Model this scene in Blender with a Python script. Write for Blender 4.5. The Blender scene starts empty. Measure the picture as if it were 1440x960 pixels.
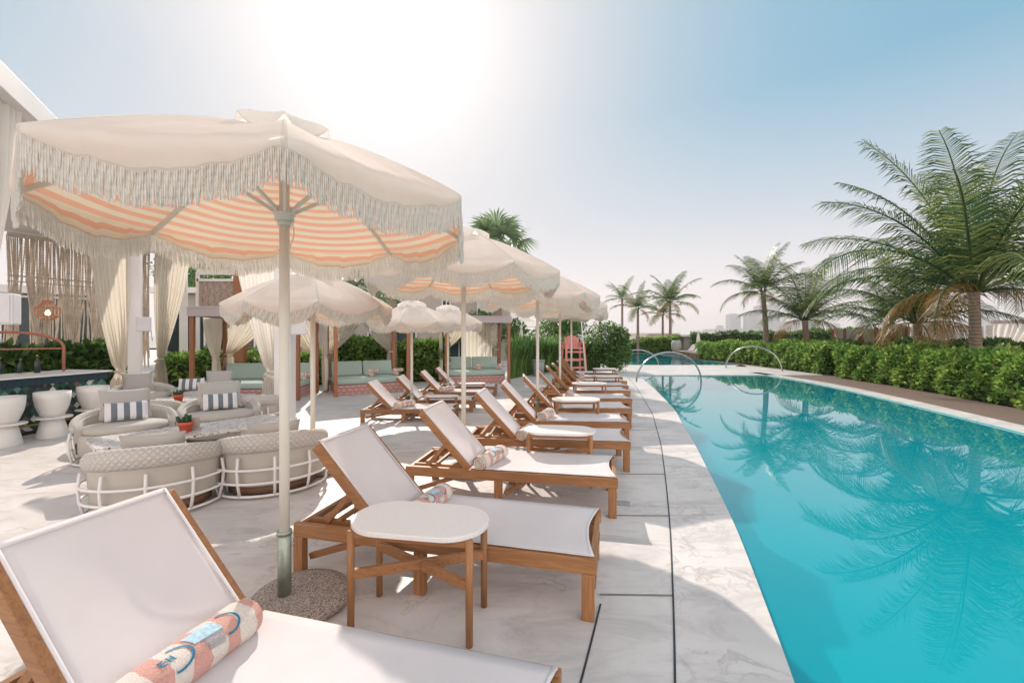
import bpy, math, random
import numpy as np
from mathutils import Vector, Matrix
random.seed(7); RS = np.random.RandomState(11)
PI = math.pi; R = math.radians
S = bpy.context.scene
col = S.collection
sin, cos = math.sin, math.cos
CAMZ = 1.53; F = 604.0; HY = 472.0
def G(px, py, z=0.0):                 # ground plan survey: pixel of a point whose height is known
    d = F*(CAMZ-z)/(py-HY); return Vector(((px-720)*d/F, d, z))
def AT(px, d, z=0.0): return Vector(((px-720)*d/F, d, z))

# ------------------------------------------------------------------ materials
def newmat(name):
    m = bpy.data.materials.new(name); m.use_nodes = True
    nt = m.node_tree; nt.nodes.clear()
    return m, nt
def nd(nt, t, **kw):
    n = nt.nodes.new(t)
    for k, v in kw.items():
        if k.startswith('i_'): n.inputs[k[2:].replace('_', ' ')].default_value = v
        else: setattr(n, k, v)
    return n
def ramp(nt, stops, fac, soft=False):
    r = nt.nodes.new('ShaderNodeValToRGB'); e = r.color_ramp.elements
    if soft: r.color_ramp.interpolation = 'B_SPLINE'
    while len(e) < len(stops): e.new(0.5)
    for q, (p, c) in zip(e, stops): q.position = p; q.color = (*c, 1) if len(c) == 3 else c
    nt.links.new(fac, r.inputs[0]); return r.outputs[0]
def coords(nt, kind='Object', scale=(1,1,1), rot=(0,0,0)):
    t = nt.nodes.new('ShaderNodeTexCoord'); mp = nt.nodes.new('ShaderNodeMapping')
    mp.inputs['Scale'].default_value = scale; mp.inputs['Rotation'].default_value = rot
    nt.links.new(t.outputs[kind], mp.inputs[0]); return mp.outputs[0]
def noise(nt, vec, scale, detail=4, rough=0.55, dist=0.0):
    n = nt.nodes.new('ShaderNodeTexNoise'); n.inputs['Scale'].default_value = scale
    n.inputs['Detail'].default_value = detail; n.inputs['Roughness'].default_value = rough
    n.inputs['Distortion'].default_value = dist
    nt.links.new(vec, n.inputs['Vector']); return n.outputs['Fac']
def mixc(nt, a, b, f, mode='MIX'):
    m = nt.nodes.new('ShaderNodeMix'); m.data_type = 'RGBA'; m.blend_type = mode
    for s, v in ((0, f), (6, a), (7, b)):
        if isinstance(v, (tuple, list)): m.inputs[s].default_value = (*v, 1) if len(v) == 3 else v
        elif isinstance(v, (int, float)): m.inputs[s].default_value = v
        else: nt.links.new(v, m.inputs[s])
    return m.outputs[2]
def math_(nt, op, a, b=None):
    m = nt.nodes.new('ShaderNodeMath'); m.operation = op
    for s, v in ((0, a), (1, b)):
        if v is None: continue
        if isinstance(v, (int, float)): m.inputs[s].default_value = v
        else: nt.links.new(v, m.inputs[s])
    return m.outputs[0]
def finish(nt, colr, rough=0.6, bump=None, bs=0.2, bd=0.01, transl=0.0, metal=0.0, spec=0.5, sheen=0.0, ior=None, tcol=None, emis=None, coat=0.0):
    p = nt.nodes.new('ShaderNodeBsdfPrincipled'); o = nt.nodes.new('ShaderNodeOutputMaterial')
    def st(k, v):
        if isinstance(v, (tuple, list)): p.inputs[k].default_value = (*v, 1)
        elif isinstance(v, (int, float)): p.inputs[k].default_value = v
        else: nt.links.new(v, p.inputs[k])
    st('Base Color', colr); st('Roughness', rough); st('Metallic', metal); st('Specular IOR Level', spec)
    if sheen: st('Sheen Weight', sheen)
    if coat: st('Coat Weight', coat); st('Coat Roughness', 0.1)
    if ior: st('IOR', ior)
    if emis: st('Emission Color', emis[0]); st('Emission Strength', emis[1])
    if bump is not None:
        b = nt.nodes.new('ShaderNodeBump'); b.inputs['Strength'].default_value = bs; b.inputs['Distance'].default_value = bd
        nt.links.new(bump, b.inputs['Height']); nt.links.new(b.outputs[0], p.inputs['Normal'])
    out = p.outputs[0]
    if transl:
        t = nt.nodes.new('ShaderNodeBsdfTranslucent')
        tc = tcol if tcol is not None else colr
        if isinstance(tc, (tuple, list)): t.inputs[0].default_value = (*tc, 1)
        else: nt.links.new(tc, t.inputs[0])
        mx = nt.nodes.new('ShaderNodeMixShader'); mx.inputs[0].default_value = transl
        nt.links.new(out, mx.inputs[1]); nt.links.new(t.outputs[0], mx.inputs[2]); out = mx.outputs[0]
    nt.links.new(out, o.inputs[0])
def simple(name, c, rough=0.6, var=0.12, vs=6.0, transl=0.0, metal=0.0, bs=0.0, bscale=60, kind='Object', spec=0.5, sheen=0.0, coat=0.0):
    m, nt = newmat(name); v = coords(nt, kind)
    n = noise(nt, v, vs, 5)
    dark = tuple(x*(1-var) for x in c); lite = tuple(min(1, x*(1+var*0.7)) for x in c)
    cc = ramp(nt, [(0.3, dark), (0.7, lite)], n)
    b = noise(nt, v, bscale, 3) if bs else None
    finish(nt, cc, rough, b, bs, 0.004, transl, metal, spec, sheen, coat=coat); return m
def wood(name, scale, a, b, rough=0.5):
    m, nt = newmat(name); v = coords(nt, 'Object', scale)
    n = noise(nt, v, 1.0, 6, 0.6, 1.5); n2 = noise(nt, coords(nt, 'Object'), 3.0, 2)
    oi = nd(nt, 'ShaderNodeObjectInfo')
    c = ramp(nt, [(0.28, a), (0.5, tuple((x+y)/2 for x, y in zip(a, b))), (0.75, b)], n)
    c = mixc(nt, c, tuple(x*0.6 for x in a), math_(nt, 'MULTIPLY', n2, 0.35))
    w = math_(nt, 'ADD', math_(nt, 'MULTIPLY', oi.outputs['Random'], 0.3), 0.85)
    hsv = nd(nt, 'ShaderNodeHueSaturation'); nt.links.new(c, hsv.inputs['Color']); nt.links.new(w, hsv.inputs['Value'])
    finish(nt, hsv.outputs[0], rough, n, 0.25, 0.002); return m
M = {}
TA, TB = (0.235, 0.098, 0.038), (0.46, 0.225, 0.09)
M['teak_x'] = wood('teak_x', (3, 45, 45), TA, TB); M['teak_y'] = wood('teak_y', (45, 3, 45), TA, TB); M['teak_z'] = wood('teak_z', (45, 45, 3), TA, TB)
M['post_wood'] = wood('post_wood', (40, 40, 2.5), (0.30, 0.115, 0.05), (0.42, 0.18, 0.09))
M['plinth'] = wood('plinth', (4, 4, 40), (0.20, 0.10, 0.06), (0.32, 0.17, 0.10))
def fabric(name, c, weave=900, transl=0.25, rough=0.85, var=0.05, bs=0.14):
    m, nt = newmat(name); v = coords(nt, 'Object')
    n = noise(nt, v, 2.2, 4); w = noise(nt, v, weave, 1)
    cc = ramp(nt, [(0.3, tuple(x*(1-var) for x in c)), (0.7, c)], n)
    big = noise(nt, v, 7.0, 3)
    finish(nt, cc, rough, math_(nt, 'ADD', math_(nt, 'MULTIPLY', w, 0.15), big), bs, 0.012, transl, sheen=0.1, spec=0.2); return m
M['sling'] = fabric('sling', (0.86, 0.82, 0.83), 420, 0.28, var=0.09, bs=0.3)
M['sling_hem'] = fabric('sling_hem', (0.87, 0.84, 0.85), 500, 0.2)
M['canopy'] = fabric('canopy', (0.95, 0.91, 0.84), 500, 0.56, var=0.08, bs=0.4)
M['fringe'] = simple('fringe', (0.96, 0.93, 0.88), 0.9, 0.03, 20, 0.5)
M['curtain'] = fabric('curtain', (0.86, 0.80, 0.70), 400, 0.48)
M['sheer'] = fabric('sheer', (0.88, 0.84, 0.79), 400, 0.48)
M['lilac'] = fabric('lilac', (0.50, 0.44, 0.44), 500, 0.12)
def canopy_cloth():
    m, nt = newmat('canopy_cloth'); v = coords(nt, 'Object'); u = coords(nt, 'UV'); sp = nt.nodes.new('ShaderNodeSeparateXYZ'); nt.links.new(u, sp.inputs[0])
    seam = math_(nt, 'GREATER_THAN', math_(nt, 'ABSOLUTE', math_(nt, 'SUBTRACT', sp.outputs[0], 0.5)), 0.485)
    hem = math_(nt, 'GREATER_THAN', sp.outputs[1], 0.97); sm = math_(nt, 'MAXIMUM', seam, hem)
    n = noise(nt, v, 2.6, 5, 0.65); c = ramp(nt, [(0.3, (0.89, 0.86, 0.81)), (0.65, (0.96, 0.94, 0.90))], n)
    c = mixc(nt, c, (0.74, 0.68, 0.60), math_(nt, 'MULTIPLY', sm, 0.55))
    cr = noise(nt, coords(nt, 'Object', (1, 1, 2.5)), 5.0, 5, 0.6, 1.2); w = noise(nt, v, 480, 1)
    h = math_(nt, 'ADD', math_(nt, 'ADD', cr, math_(nt, 'MULTIPLY', w, 0.08)), math_(nt, 'MULTIPLY', sm, 0.15))
    finish(nt, c, 0.85, h, 0.45, 0.015, 0.56, spec=0.15, sheen=0.1); return m
M['canopy_cloth'] = canopy_cloth()
def lining():
    m, nt = newmat('striped_lining')
    t = nt.nodes.new('ShaderNodeTexCoord'); sp = nt.nodes.new('ShaderNodeSeparateXYZ'); nt.links.new(t.outputs['UV'], sp.inputs[0])
    f = math_(nt, 'FRACT', sp.outputs[1]); g = math_(nt, 'GREATER_THAN', f, 0.52)
    c = mixc(nt, (0.86, 0.76, 0.62), (0.88, 0.50, 0.36), g)
    finish(nt, c, 0.85, None, transl=0.5, spec=0.1); return m
M['lining'] = lining()
M['pole'] = simple('cream_paint', (0.74, 0.71, 0.63), 0.4, 0.06, 3)
M['galv'] = simple('galvanised', (0.36, 0.40, 0.34), 0.38, 0.4, 9, metal=0.6, bs=0.1)
M['steel'] = simple('steel', (0.42, 0.42, 0.42), 0.25, 0.1, 4, metal=0.9)
M['white_paint'] = simple('white_paint', (0.78, 0.75, 0.74), 0.45, 0.06, 2)
M['white_plastic'] = simple('white_plastic', (0.74, 0.72, 0.69), 0.5, 0.08, 4)
M['speaker'] = simple('speaker_grey', (0.66, 0.64, 0.65), 0.5, 0.06, 4)
def granite():
    m, nt = newmat('pebble'); v = coords(nt, 'Object')
    vo = nt.nodes.new('ShaderNodeTexVoronoi'); vo.inputs['Scale'].default_value = 190; nt.links.new(v, vo.inputs['Vector'])
    c = ramp(nt, [(0.0, (0.62, 0.53, 0.47)), (0.45, (0.42, 0.35, 0.31)), (0.75, (0.12, 0.10, 0.09)), (1, (0.6, 0.52, 0.46))], vo.outputs['Color'])
    finish(nt, c, 0.8, vo.outputs['Distance'], 0.6, 0.006); return m
M['pebble'] = granite()
def tabletop():
    m, nt = newmat('terrazzo_white'); v = coords(nt, 'Object')
    vo = nt.nodes.new('ShaderNodeTexVoronoi'); vo.inputs['Scale'].default_value = 160; nt.links.new(v, vo.inputs['Vector'])
    c = ramp(nt, [(0.0, (0.62, 0.60, 0.58)), (0.2, (0.75, 0.72, 0.70)), (0.9, (0.78, 0.76, 0.75))], vo.outputs['Color'])
    finish(nt, c, 0.42, noise(nt, v, 30, 2), 0.05, 0.002); return m
M['tabletop'] = tabletop()
def terrazzo():
    m, nt = newmat('terrazzo_black'); v = coords(nt, 'Object', (1, 1, 1)); vv = coords(nt, 'Object', (24, 40, 30), (0.3, 0.2, 0.6))
    vo = nt.nodes.new('ShaderNodeTexVoronoi'); vo.inputs['Scale'].default_value = 1.2; nt.links.new(vv, vo.inputs['Vector'])
    sep = nt.nodes.new('ShaderNodeSeparateColor'); nt.links.new(vo.outputs['Color'], sep.inputs[0])
    chip = math_(nt, 'MULTIPLY', math_(nt, 'LESS_THAN', vo.outputs['Distance'], 0.42), math_(nt, 'GREATER_THAN', sep.outputs[0], 0.45))
    c = mixc(nt, (0.70, 0.67, 0.65), (0.10, 0.09, 0.10), chip)
    c2 = mixc(nt, c, (0.42, 0.38, 0.37), math_(nt, 'MULTIPLY', math_(nt, 'GREATER_THAN', sep.outputs[1], 0.6), 0.6))
    finish(nt, c2, 0.3); return m
M['terrazzo'] = terrazzo()
def deck():
    m, nt = newmat('marble_paving'); v = coords(nt, 'Object')
    big = noise(nt, v, 0.35, 5, 0.6); mid = noise(nt, v, 1.6, 6, 0.62, 0.6); fine = noise(nt, v, 14, 5, 0.7)
    warp = nt.nodes.new('ShaderNodeVectorMath'); warp.operation = 'ADD'
    nz = nt.nodes.new('ShaderNodeTexNoise'); nz.inputs['Scale'].default_value = 1.7; nz.inputs['Detail'].default_value = 6; nt.links.new(v, nz.inputs['Vector'])
    nt.links.new(v, warp.inputs[0]); nt.links.new(nz.outputs['Color'], warp.inputs[1])
    vein = noise(nt, warp.outputs[0], 1.9, 7, 0.55, 0.3)
    va = math_(nt, 'ABSOLUTE', math_(nt, 'SUBTRACT', vein, 0.5))
    c = ramp(nt, [(0.3, (0.59, 0.545, 0.52)), (0.62, (0.77, 0.725, 0.70))], mid)
    c = mixc(nt, c, (0.55, 0.51, 0.49), math_(nt, 'MULTIPLY', big, 0.7))
    vm = ramp(nt, [(0.0, (1, 1, 1)), (0.022, (0, 0, 0))], va)
    patch = ramp(nt, [(0.45, (0, 0, 0)), (0.62, (1, 1, 1))], noise(nt, v, 1.1, 3))
    vm2 = math_(nt, 'MULTIPLY', math_(nt, 'MULTIPLY', vm, patch), 0.6)
    c = mixc(nt, c, (0.27, 0.24, 0.23), vm2)
    st = ramp(nt, [(0.47, (0, 0, 0)), (0.64, (1, 1, 1))], noise(nt, coords(nt, 'Object', (0.8, 2.6, 1)), 1.4, 8, 0.72, 1.0))
    c = mixc(nt, c, (0.29, 0.26, 0.25), math_(nt, 'MULTIPLY', st, 0.5))
    c = mixc(nt, c, (0.60, 0.56, 0.54), math_(nt, 'MULTIPLY', fine, 0.35))
    rr = math_(nt, 'ADD', math_(nt, 'MULTIPLY', mid, 0.35), 0.30)
    finish(nt, c, rr, fine, 0.12, 0.004, spec=0.4); return m
M['deck'] = deck()
M['joint'] = simple('joint_dark', (0.035, 0.035, 0.04), 0.6, 0.2)
M['joint_soft'] = simple('joint_grey', (0.22, 0.20, 0.19), 0.7, 0.2)
M['sand'] = simple('sandy_ground', (0.42, 0.37, 0.31), 0.9, 0.2, 0.6)
M['soil'] = simple('soil', (0.12, 0.08, 0.055), 0.95, 0.35, 5, bs=0.5)
def planks():
    m, nt = newmat('deck_planks'); v = coords(nt, 'UV')
    sp = nt.nodes.new('ShaderNodeSeparateXYZ'); nt.links.new(v, sp.inputs[0])
    g = math_(nt, 'LESS_THAN', math_(nt, 'FRACT', math_(nt, 'MULTIPLY', sp.outputs[1], 10.0)), 0.06)
    n = noise(nt, coords(nt, 'UV', (3, 30, 1)), 2.0, 5)
    c = ramp(nt, [(0.3, (0.15, 0.10, 0.085)), (0.7, (0.25, 0.175, 0.15))], n)
    c = mixc(nt, c, (0.03, 0.02, 0.018), g); finish(nt, c, 0.6, n, 0.2, 0.003); return m
M['planks'] = planks()
def water():
    m, nt = newmat('pool_water'); v = coords(nt, 'Object')
    n = noise(nt, v, 0.9, 3, 0.5); n2 = noise(nt, coords(nt, 'Object', (1, 0.5, 1)), 5.0, 3, 0.5)
    bp = nd(nt, 'ShaderNodeBump'); bp.inputs['Strength'].default_value = 0.05; bp.inputs['Distance'].default_value = 0.012
    nt.links.new(math_(nt, 'ADD', n, math_(nt, 'MULTIPLY', n2, 0.08)), bp.inputs['Height'])
    fr = nd(nt, 'ShaderNodeLayerWeight'); fr.inputs['Blend'].default_value = 0.5; nt.links.new(bp.outputs[0], fr.inputs['Normal'])
    fac = math_(nt, 'ADD', math_(nt, 'MULTIPLY', math_(nt, 'POWER', fr.outputs['Facing'], 3.6), 0.98), 0.02)
    tr = nd(nt, 'ShaderNodeBsdfTransparent'); tr.inputs[0].default_value = (0.58, 0.96, 0.98, 1)
    gs = nd(nt, 'ShaderNodeBsdfGlossy'); gs.inputs['Roughness'].default_value = 0.012; nt.links.new(bp.outputs[0], gs.inputs['Normal'])
    mx = nd(nt, 'ShaderNodeMixShader'); nt.links.new(fac, mx.inputs[0]); nt.links.new(tr.outputs[0], mx.inputs[1]); nt.links.new(gs.outputs[0], mx.inputs[2])
    df = nd(nt, 'ShaderNodeBsdfDiffuse'); df.inputs[0].default_value = (0.0, 0.41, 0.50, 1)
    m2 = nd(nt, 'ShaderNodeMixShader'); m2.inputs[0].default_value = 0.45; nt.links.new(tr.outputs[0], m2.inputs[1]); nt.links.new(df.outputs[0], m2.inputs[2]); nt.links.new(m2.outputs[0], mx.inputs[1])
    o = nd(nt, 'ShaderNodeOutputMaterial'); nt.links.new(mx.outputs[0], o.inputs[0]); return m
def pooltile():
    m, nt = newmat('pool_mosaic'); v = coords(nt, 'Object')
    sp = nt.nodes.new('ShaderNodeSeparateXYZ'); nt.links.new(v, sp.inputs[0]); g = None
    for k in (0, 1):
        q = math_(nt, 'LESS_THAN', math_(nt, 'FRACT', math_(nt, 'MULTIPLY', sp.outputs[k], 3.3)), 0.045); g = q if g is None else math_(nt, 'MAXIMUM', g, q)
    c = ramp(nt, [(0.3, (0.01, 0.42, 0.47)), (0.7, (0.012, 0.50, 0.55))], noise(nt, v, 0.5, 4))
    c = mixc(nt, c, (0.04, 0.36, 0.40), math_(nt, 'MULTIPLY', g, 0.3)); finish(nt, c, 0.5); return m
M['pooltile'] = pooltile()
M['water'] = water()
M['sea'] = simple('sea', (0.16, 0.22, 0.25), 0.15, 0.1, 0.01)
def foliage(name, a, b, c3=None, transl=0.3, vs=1.2, rough=0.4):
    m, nt = newmat(name); g = nt.nodes.new('ShaderNodeNewGeometry'); v = coords(nt, 'Object')
    n = noise(nt, v, vs, 3)
    f = math_(nt, 'ADD', math_(nt, 'MULTIPLY', g.outputs['Random Per Island'], 0.65), math_(nt, 'MULTIPLY', n, 0.5))
    st = [(0.15, a), (0.6, b)] + ([(0.97, c3)] if c3 else [])
    c = ramp(nt, st, f); finish(nt, c, rough, None, transl=transl, spec=0.4); return m
M['leaf'] = foliage('hedge_leaf', (0.045, 0.13, 0.03), (0.18, 0.34, 0.065), (0.50, 0.58, 0.14), 0.52)
M['leaf_dark'] = foliage('dark_leaf', (0.04, 0.10, 0.035), (0.11, 0.21, 0.06), (0.26, 0.40, 0.11), 0.48)
M['blade'] = foliage('grass_blade', (0.05, 0.13, 0.04), (0.14, 0.28, 0.07), (0.36, 0.50, 0.16), 0.5)
M['core'] = simple('shade_core_green', (0.022, 0.045, 0.014), 0.95, 0.4, 4)  # near-black green stands in for the shade inside the foliage
M['palm_leaf'] = foliage('palm_leaf', (0.02, 0.06, 0.03), (0.065, 0.135, 0.045), (0.42, 0.42, 0.12), 0.35, 0.6)  # dark teal end imitates leaf shadow, yellow end its highlights
M['palm_dry'] = foliage('palm_dry', (0.20, 0.12, 0.05), (0.32, 0.19, 0.07), (0.45, 0.27, 0.06), 0.3, 0.6)
M['fan_leaf'] = foliage('fan_leaf', (0.10, 0.17, 0.09), (0.19, 0.28, 0.14), (0.34, 0.38, 0.18), 0.5, 0.6)  # leaf green lightened to stand in for haze on the backlit crowns
def trunkm():
    m, nt = newmat('palm_bark'); v = coords(nt, 'Object', (1, 1, 1))
    w = nt.nodes.new('ShaderNodeTexWave'); w.bands_direction = 'Z'; w.inputs['Scale'].default_value = 3.2; w.inputs['Distortion'].default_value = 5.0; w.inputs['Detail'].default_value = 3
    nt.links.new(v, w.inputs['Vector']); n = noise(nt, v, 9, 4)
    c = ramp(nt, [(0.0, (0.15, 0.10, 0.075)), (0.6, (0.32, 0.235, 0.18))], w.outputs['Fac'])
    c = mixc(nt, c, (0.22, 0.165, 0.125), math_(nt, 'MULTIPLY', n, 0.9)); finish(nt, c, 0.9, w.outputs['Fac'], 0.6, 0.02); return m
M['bark'] = trunkm()
M['cushion'] = fabric('taupe_cushion', (0.50, 0.46, 0.41), 500, 0.0)
M['pillow'] = fabric('grey_beige_pillow', (0.44, 0.41, 0.38), 500, 0.0)
def quilt():
    m, nt = newmat('quilted'); v = coords(nt, 'UV'); sp = nt.nodes.new('ShaderNodeSeparateXYZ'); nt.links.new(v, sp.inputs[0])
    a = math_(nt, 'ABSOLUTE', math_(nt, 'SINE', math_(nt, 'MULTIPLY', math_(nt, 'ADD', sp.outputs[0], sp.outputs[1]), PI)))
    b = math_(nt, 'ABSOLUTE', math_(nt, 'SINE', math_(nt, 'MULTIPLY', math_(nt, 'SUBTRACT', sp.outputs[0], sp.outputs[1]), PI)))
    h = math_(nt, 'POWER', math_(nt, 'MINIMUM', a, b), 0.5)
    c = mixc(nt, (0.47, 0.435, 0.40), (0.56, 0.52, 0.475), h)
    finish(nt, c, 0.85, h, 0.6, 0.012, sheen=0.1); return m
M['quilt'] = quilt()
def stripes(name, a, b, axis, freq, duty=0.5, kind='Object', fuzz=True):
    m, nt = newmat(name); v = coords(nt, kind); sp = nt.nodes.new('ShaderNodeSeparateXYZ'); nt.links.new(v, sp.inputs[0])
    wob = math_(nt, 'MULTIPLY', math_(nt, 'SUBTRACT', noise(nt, v, 12, 2), 0.5), 0.05 if fuzz else 0)
    g = math_(nt, 'LESS_THAN', math_(nt, 'FRACT', math_(nt, 'ADD', math_(nt, 'MULTIPLY', math_(nt, 'ADD', sp.outputs[axis], wob), freq), 0.25)), duty)
    c = mixc(nt, a, b, g)
    nn = noise(nt, v, 170, 3); c = mixc(nt, c, tuple(x*0.8 for x in b), math_(nt, 'MULTIPLY', nn, 0.3))
    finish(nt, c, 0.95, nn, 1.0 if fuzz else 0.1, 0.010, sheen=0.3); return m
M['towel'] = stripes('towel_terry', (0.80, 0.75, 0.68), (0.70, 0.36, 0.30), 1, 8.6, 0.46)
M['towel_in'] = simple('towel_inside', (0.74, 0.69, 0.60), 0.95, 0.1, 30, bs=0.5, bscale=300)
M['navy'] = stripes('navy_stripe', (0.78, 0.77, 0.77), (0.15, 0.17, 0.195), 0, 8.5, 0.5, fuzz=False)
M['blue_thread'] = simple('blue_thread', (0.01, 0.20, 0.34), 0.8, 0.2, 60)
M['blue_wash'] = simple('blue_wash', (0.40, 0.58, 0.68), 0.9, 0.3, 60)
M['grey_thread'] = simple('grey_thread', (0.28, 0.30, 0.36), 0.9, 0.2, 60)
M['mint'] = fabric('mint_cushion', (0.40, 0.50, 0.45), 500, 0.0)
def scallop():
    m, nt = newmat('fishscale_tile'); v = coords(nt, 'UV'); sp = nt.nodes.new('ShaderNodeSeparateXYZ'); nt.links.new(v, sp.inputs[0])
    x, y = sp.outputs[0], sp.outputs[1]
    row = math_(nt, 'FLOOR', y); fy = math_(nt, 'FRACT', y)
    sh = math_(nt, 'MULTIPLY', math_(nt, 'MODULO', row, 2.0), 0.5)
    fx = math_(nt, 'SUBTRACT', math_(nt, 'FRACT', math_(nt, 'ADD', x, sh)), 0.5)
    d = math_(nt, 'SQRT', math_(nt, 'ADD', math_(nt, 'POWER', fx, 2.0), math_(nt, 'POWER', math_(nt, 'MULTIPLY', fy, 0.62), 2.0)))
    c = ramp(nt, [(0.0, (0.62, 0.55, 0.52)), (0.20, (0.62, 0.55, 0.52)), (0.22, (0.42, 0.17, 0.15)), (0.36, (0.48, 0.22, 0.19)), (0.40, (0.60, 0.52, 0.49)), (0.48, (0.45, 0.19, 0.17))], d)
    finish(nt, c, 0.35); return m
M['fishscale'] = scallop()
def bartile():
    m, nt = newmat('diamond_tile'); v = coords(nt, 'UV', (1, 1, 1)); sp = nt.nodes.new('ShaderNodeSeparateXYZ'); nt.links.new(v, sp.inputs[0])
    a = math_(nt, 'ADD', sp.outputs[0], sp.outputs[1]); b = math_(nt, 'SUBTRACT', sp.outputs[0], sp.outputs[1])
    cb = nt.nodes.new('ShaderNodeCombineXYZ'); nt.links.new(math_(nt, 'FLOOR', a), cb.inputs[0]); nt.links.new(math_(nt, 'FLOOR', b), cb.inputs[1])
    wn = nt.nodes.new('ShaderNodeTexWhiteNoise'); nt.links.new(cb.outputs[0], wn.inputs['Vector'])
    r = nt.nodes.new('ShaderNodeValToRGB'); r.color_ramp.interpolation = 'CONSTANT'
    st = [(0, (0.008, 0.03, 0.026)), (0.40, (0.015, 0.09, 0.065)), (0.56, (0.10, 0.22, 0.17)), (0.66, (0.20, 0.10, 0.09)), (0.76, (0.62, 0.62, 0.57)), (0.92, (0.02, 0.05, 0.045))]
    e = r.color_ramp.elements
    while len(e) < len(st): e.new(0.5)
    for q, (p, c) in zip(e, st): q.position = p; q.color = (*c, 1)
    nt.links.new(wn.outputs[0], r.inputs[0])
    g = math_(nt, 'MAXIMUM', math_(nt, 'LESS_THAN', math_(nt, 'FRACT', a), 0.05), math_(nt, 'LESS_THAN', math_(nt, 'FRACT', b), 0.05))
    c = mixc(nt, r.outputs[0], (0.05, 0.06, 0.06), g); finish(nt, c, 0.25, coat=0.3); return m
M['bartile'] = bartile()
M['teal_tile'] = stripes('teal_tile', (0.008, 0.035, 0.05), (0.03, 0.06, 0.075), 0, 12, 0.08, 'UV', False)
M['pink_metal'] = simple('salmon_metal', (0.42, 0.15, 0.10), 0.5, 0.1)
M['pink_wood'] = simple('pink_painted_wood', (0.62, 0.22, 0.21), 0.6, 0.12, 8)
M['terracotta'] = simple('coral_pot', (0.62, 0.10, 0.055), 0.6, 0.1)
M['cactus'] = simple('cactus', (0.03, 0.075, 0.03), 0.8, 0.4, 30)
M['rattan'] = simple('rattan', (0.42, 0.19, 0.10), 0.6, 0.2, 20)
M['cord'] = simple('rope_cord', (0.84, 0.75, 0.65), 0.9, 0.15, 9, 0.35)
M['thatch'] = simple('woven_fibre', (0.42, 0.33, 0.28), 0.95, 0.45, 22, bs=0.8, bscale=60)
M['dark'] = simple('dark_interior', (0.02, 0.028, 0.027), 0.6, 0.4, 3)
M['glassy'] = simple('dark_glass', (0.02, 0.04, 0.045), 0.12, 0.3, 2)
M['bottle'] = simple('bottle_glass', (0.012, 0.03, 0.025), 0.1, 0.2, 5)
M['gold'] = simple('brass', (0.45, 0.27, 0.08), 0.35, 0.1, metal=0.7)
M['wall_beige'] = simple('beige_render', (0.42, 0.37, 0.33), 0.85, 0.08, 1)
M['wall_white'] = simple('white_render', (0.68, 0.64, 0.62), 0.8, 0.07, 1)
M['reed'] = stripes('reed_fence', (0.50, 0.39, 0.29), (0.34, 0.25, 0.18), 0, 9, 0.2, 'UV', False)
M['lace'] = simple('white_lattice', (0.62, 0.58, 0.55), 0.8, 0.25, 7)
M['tower'] = simple('tower_glass', (0.08, 0.13, 0.18), 0.3, 0.15, 0.02)
M['grey_plastic'] = simple('grey_bin', (0.28, 0.29, 0.30), 0.5, 0.1)
M['clay'] = simple('stone_planter', (0.33, 0.35, 0.31), 0.8, 0.1)
m, nt = newmat('lamp_bulb'); finish(nt, (0.9, 0.7, 0.4), 0.5, emis=((1, 0.72, 0.42), 3.0)); M['bulb'] = m

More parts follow.
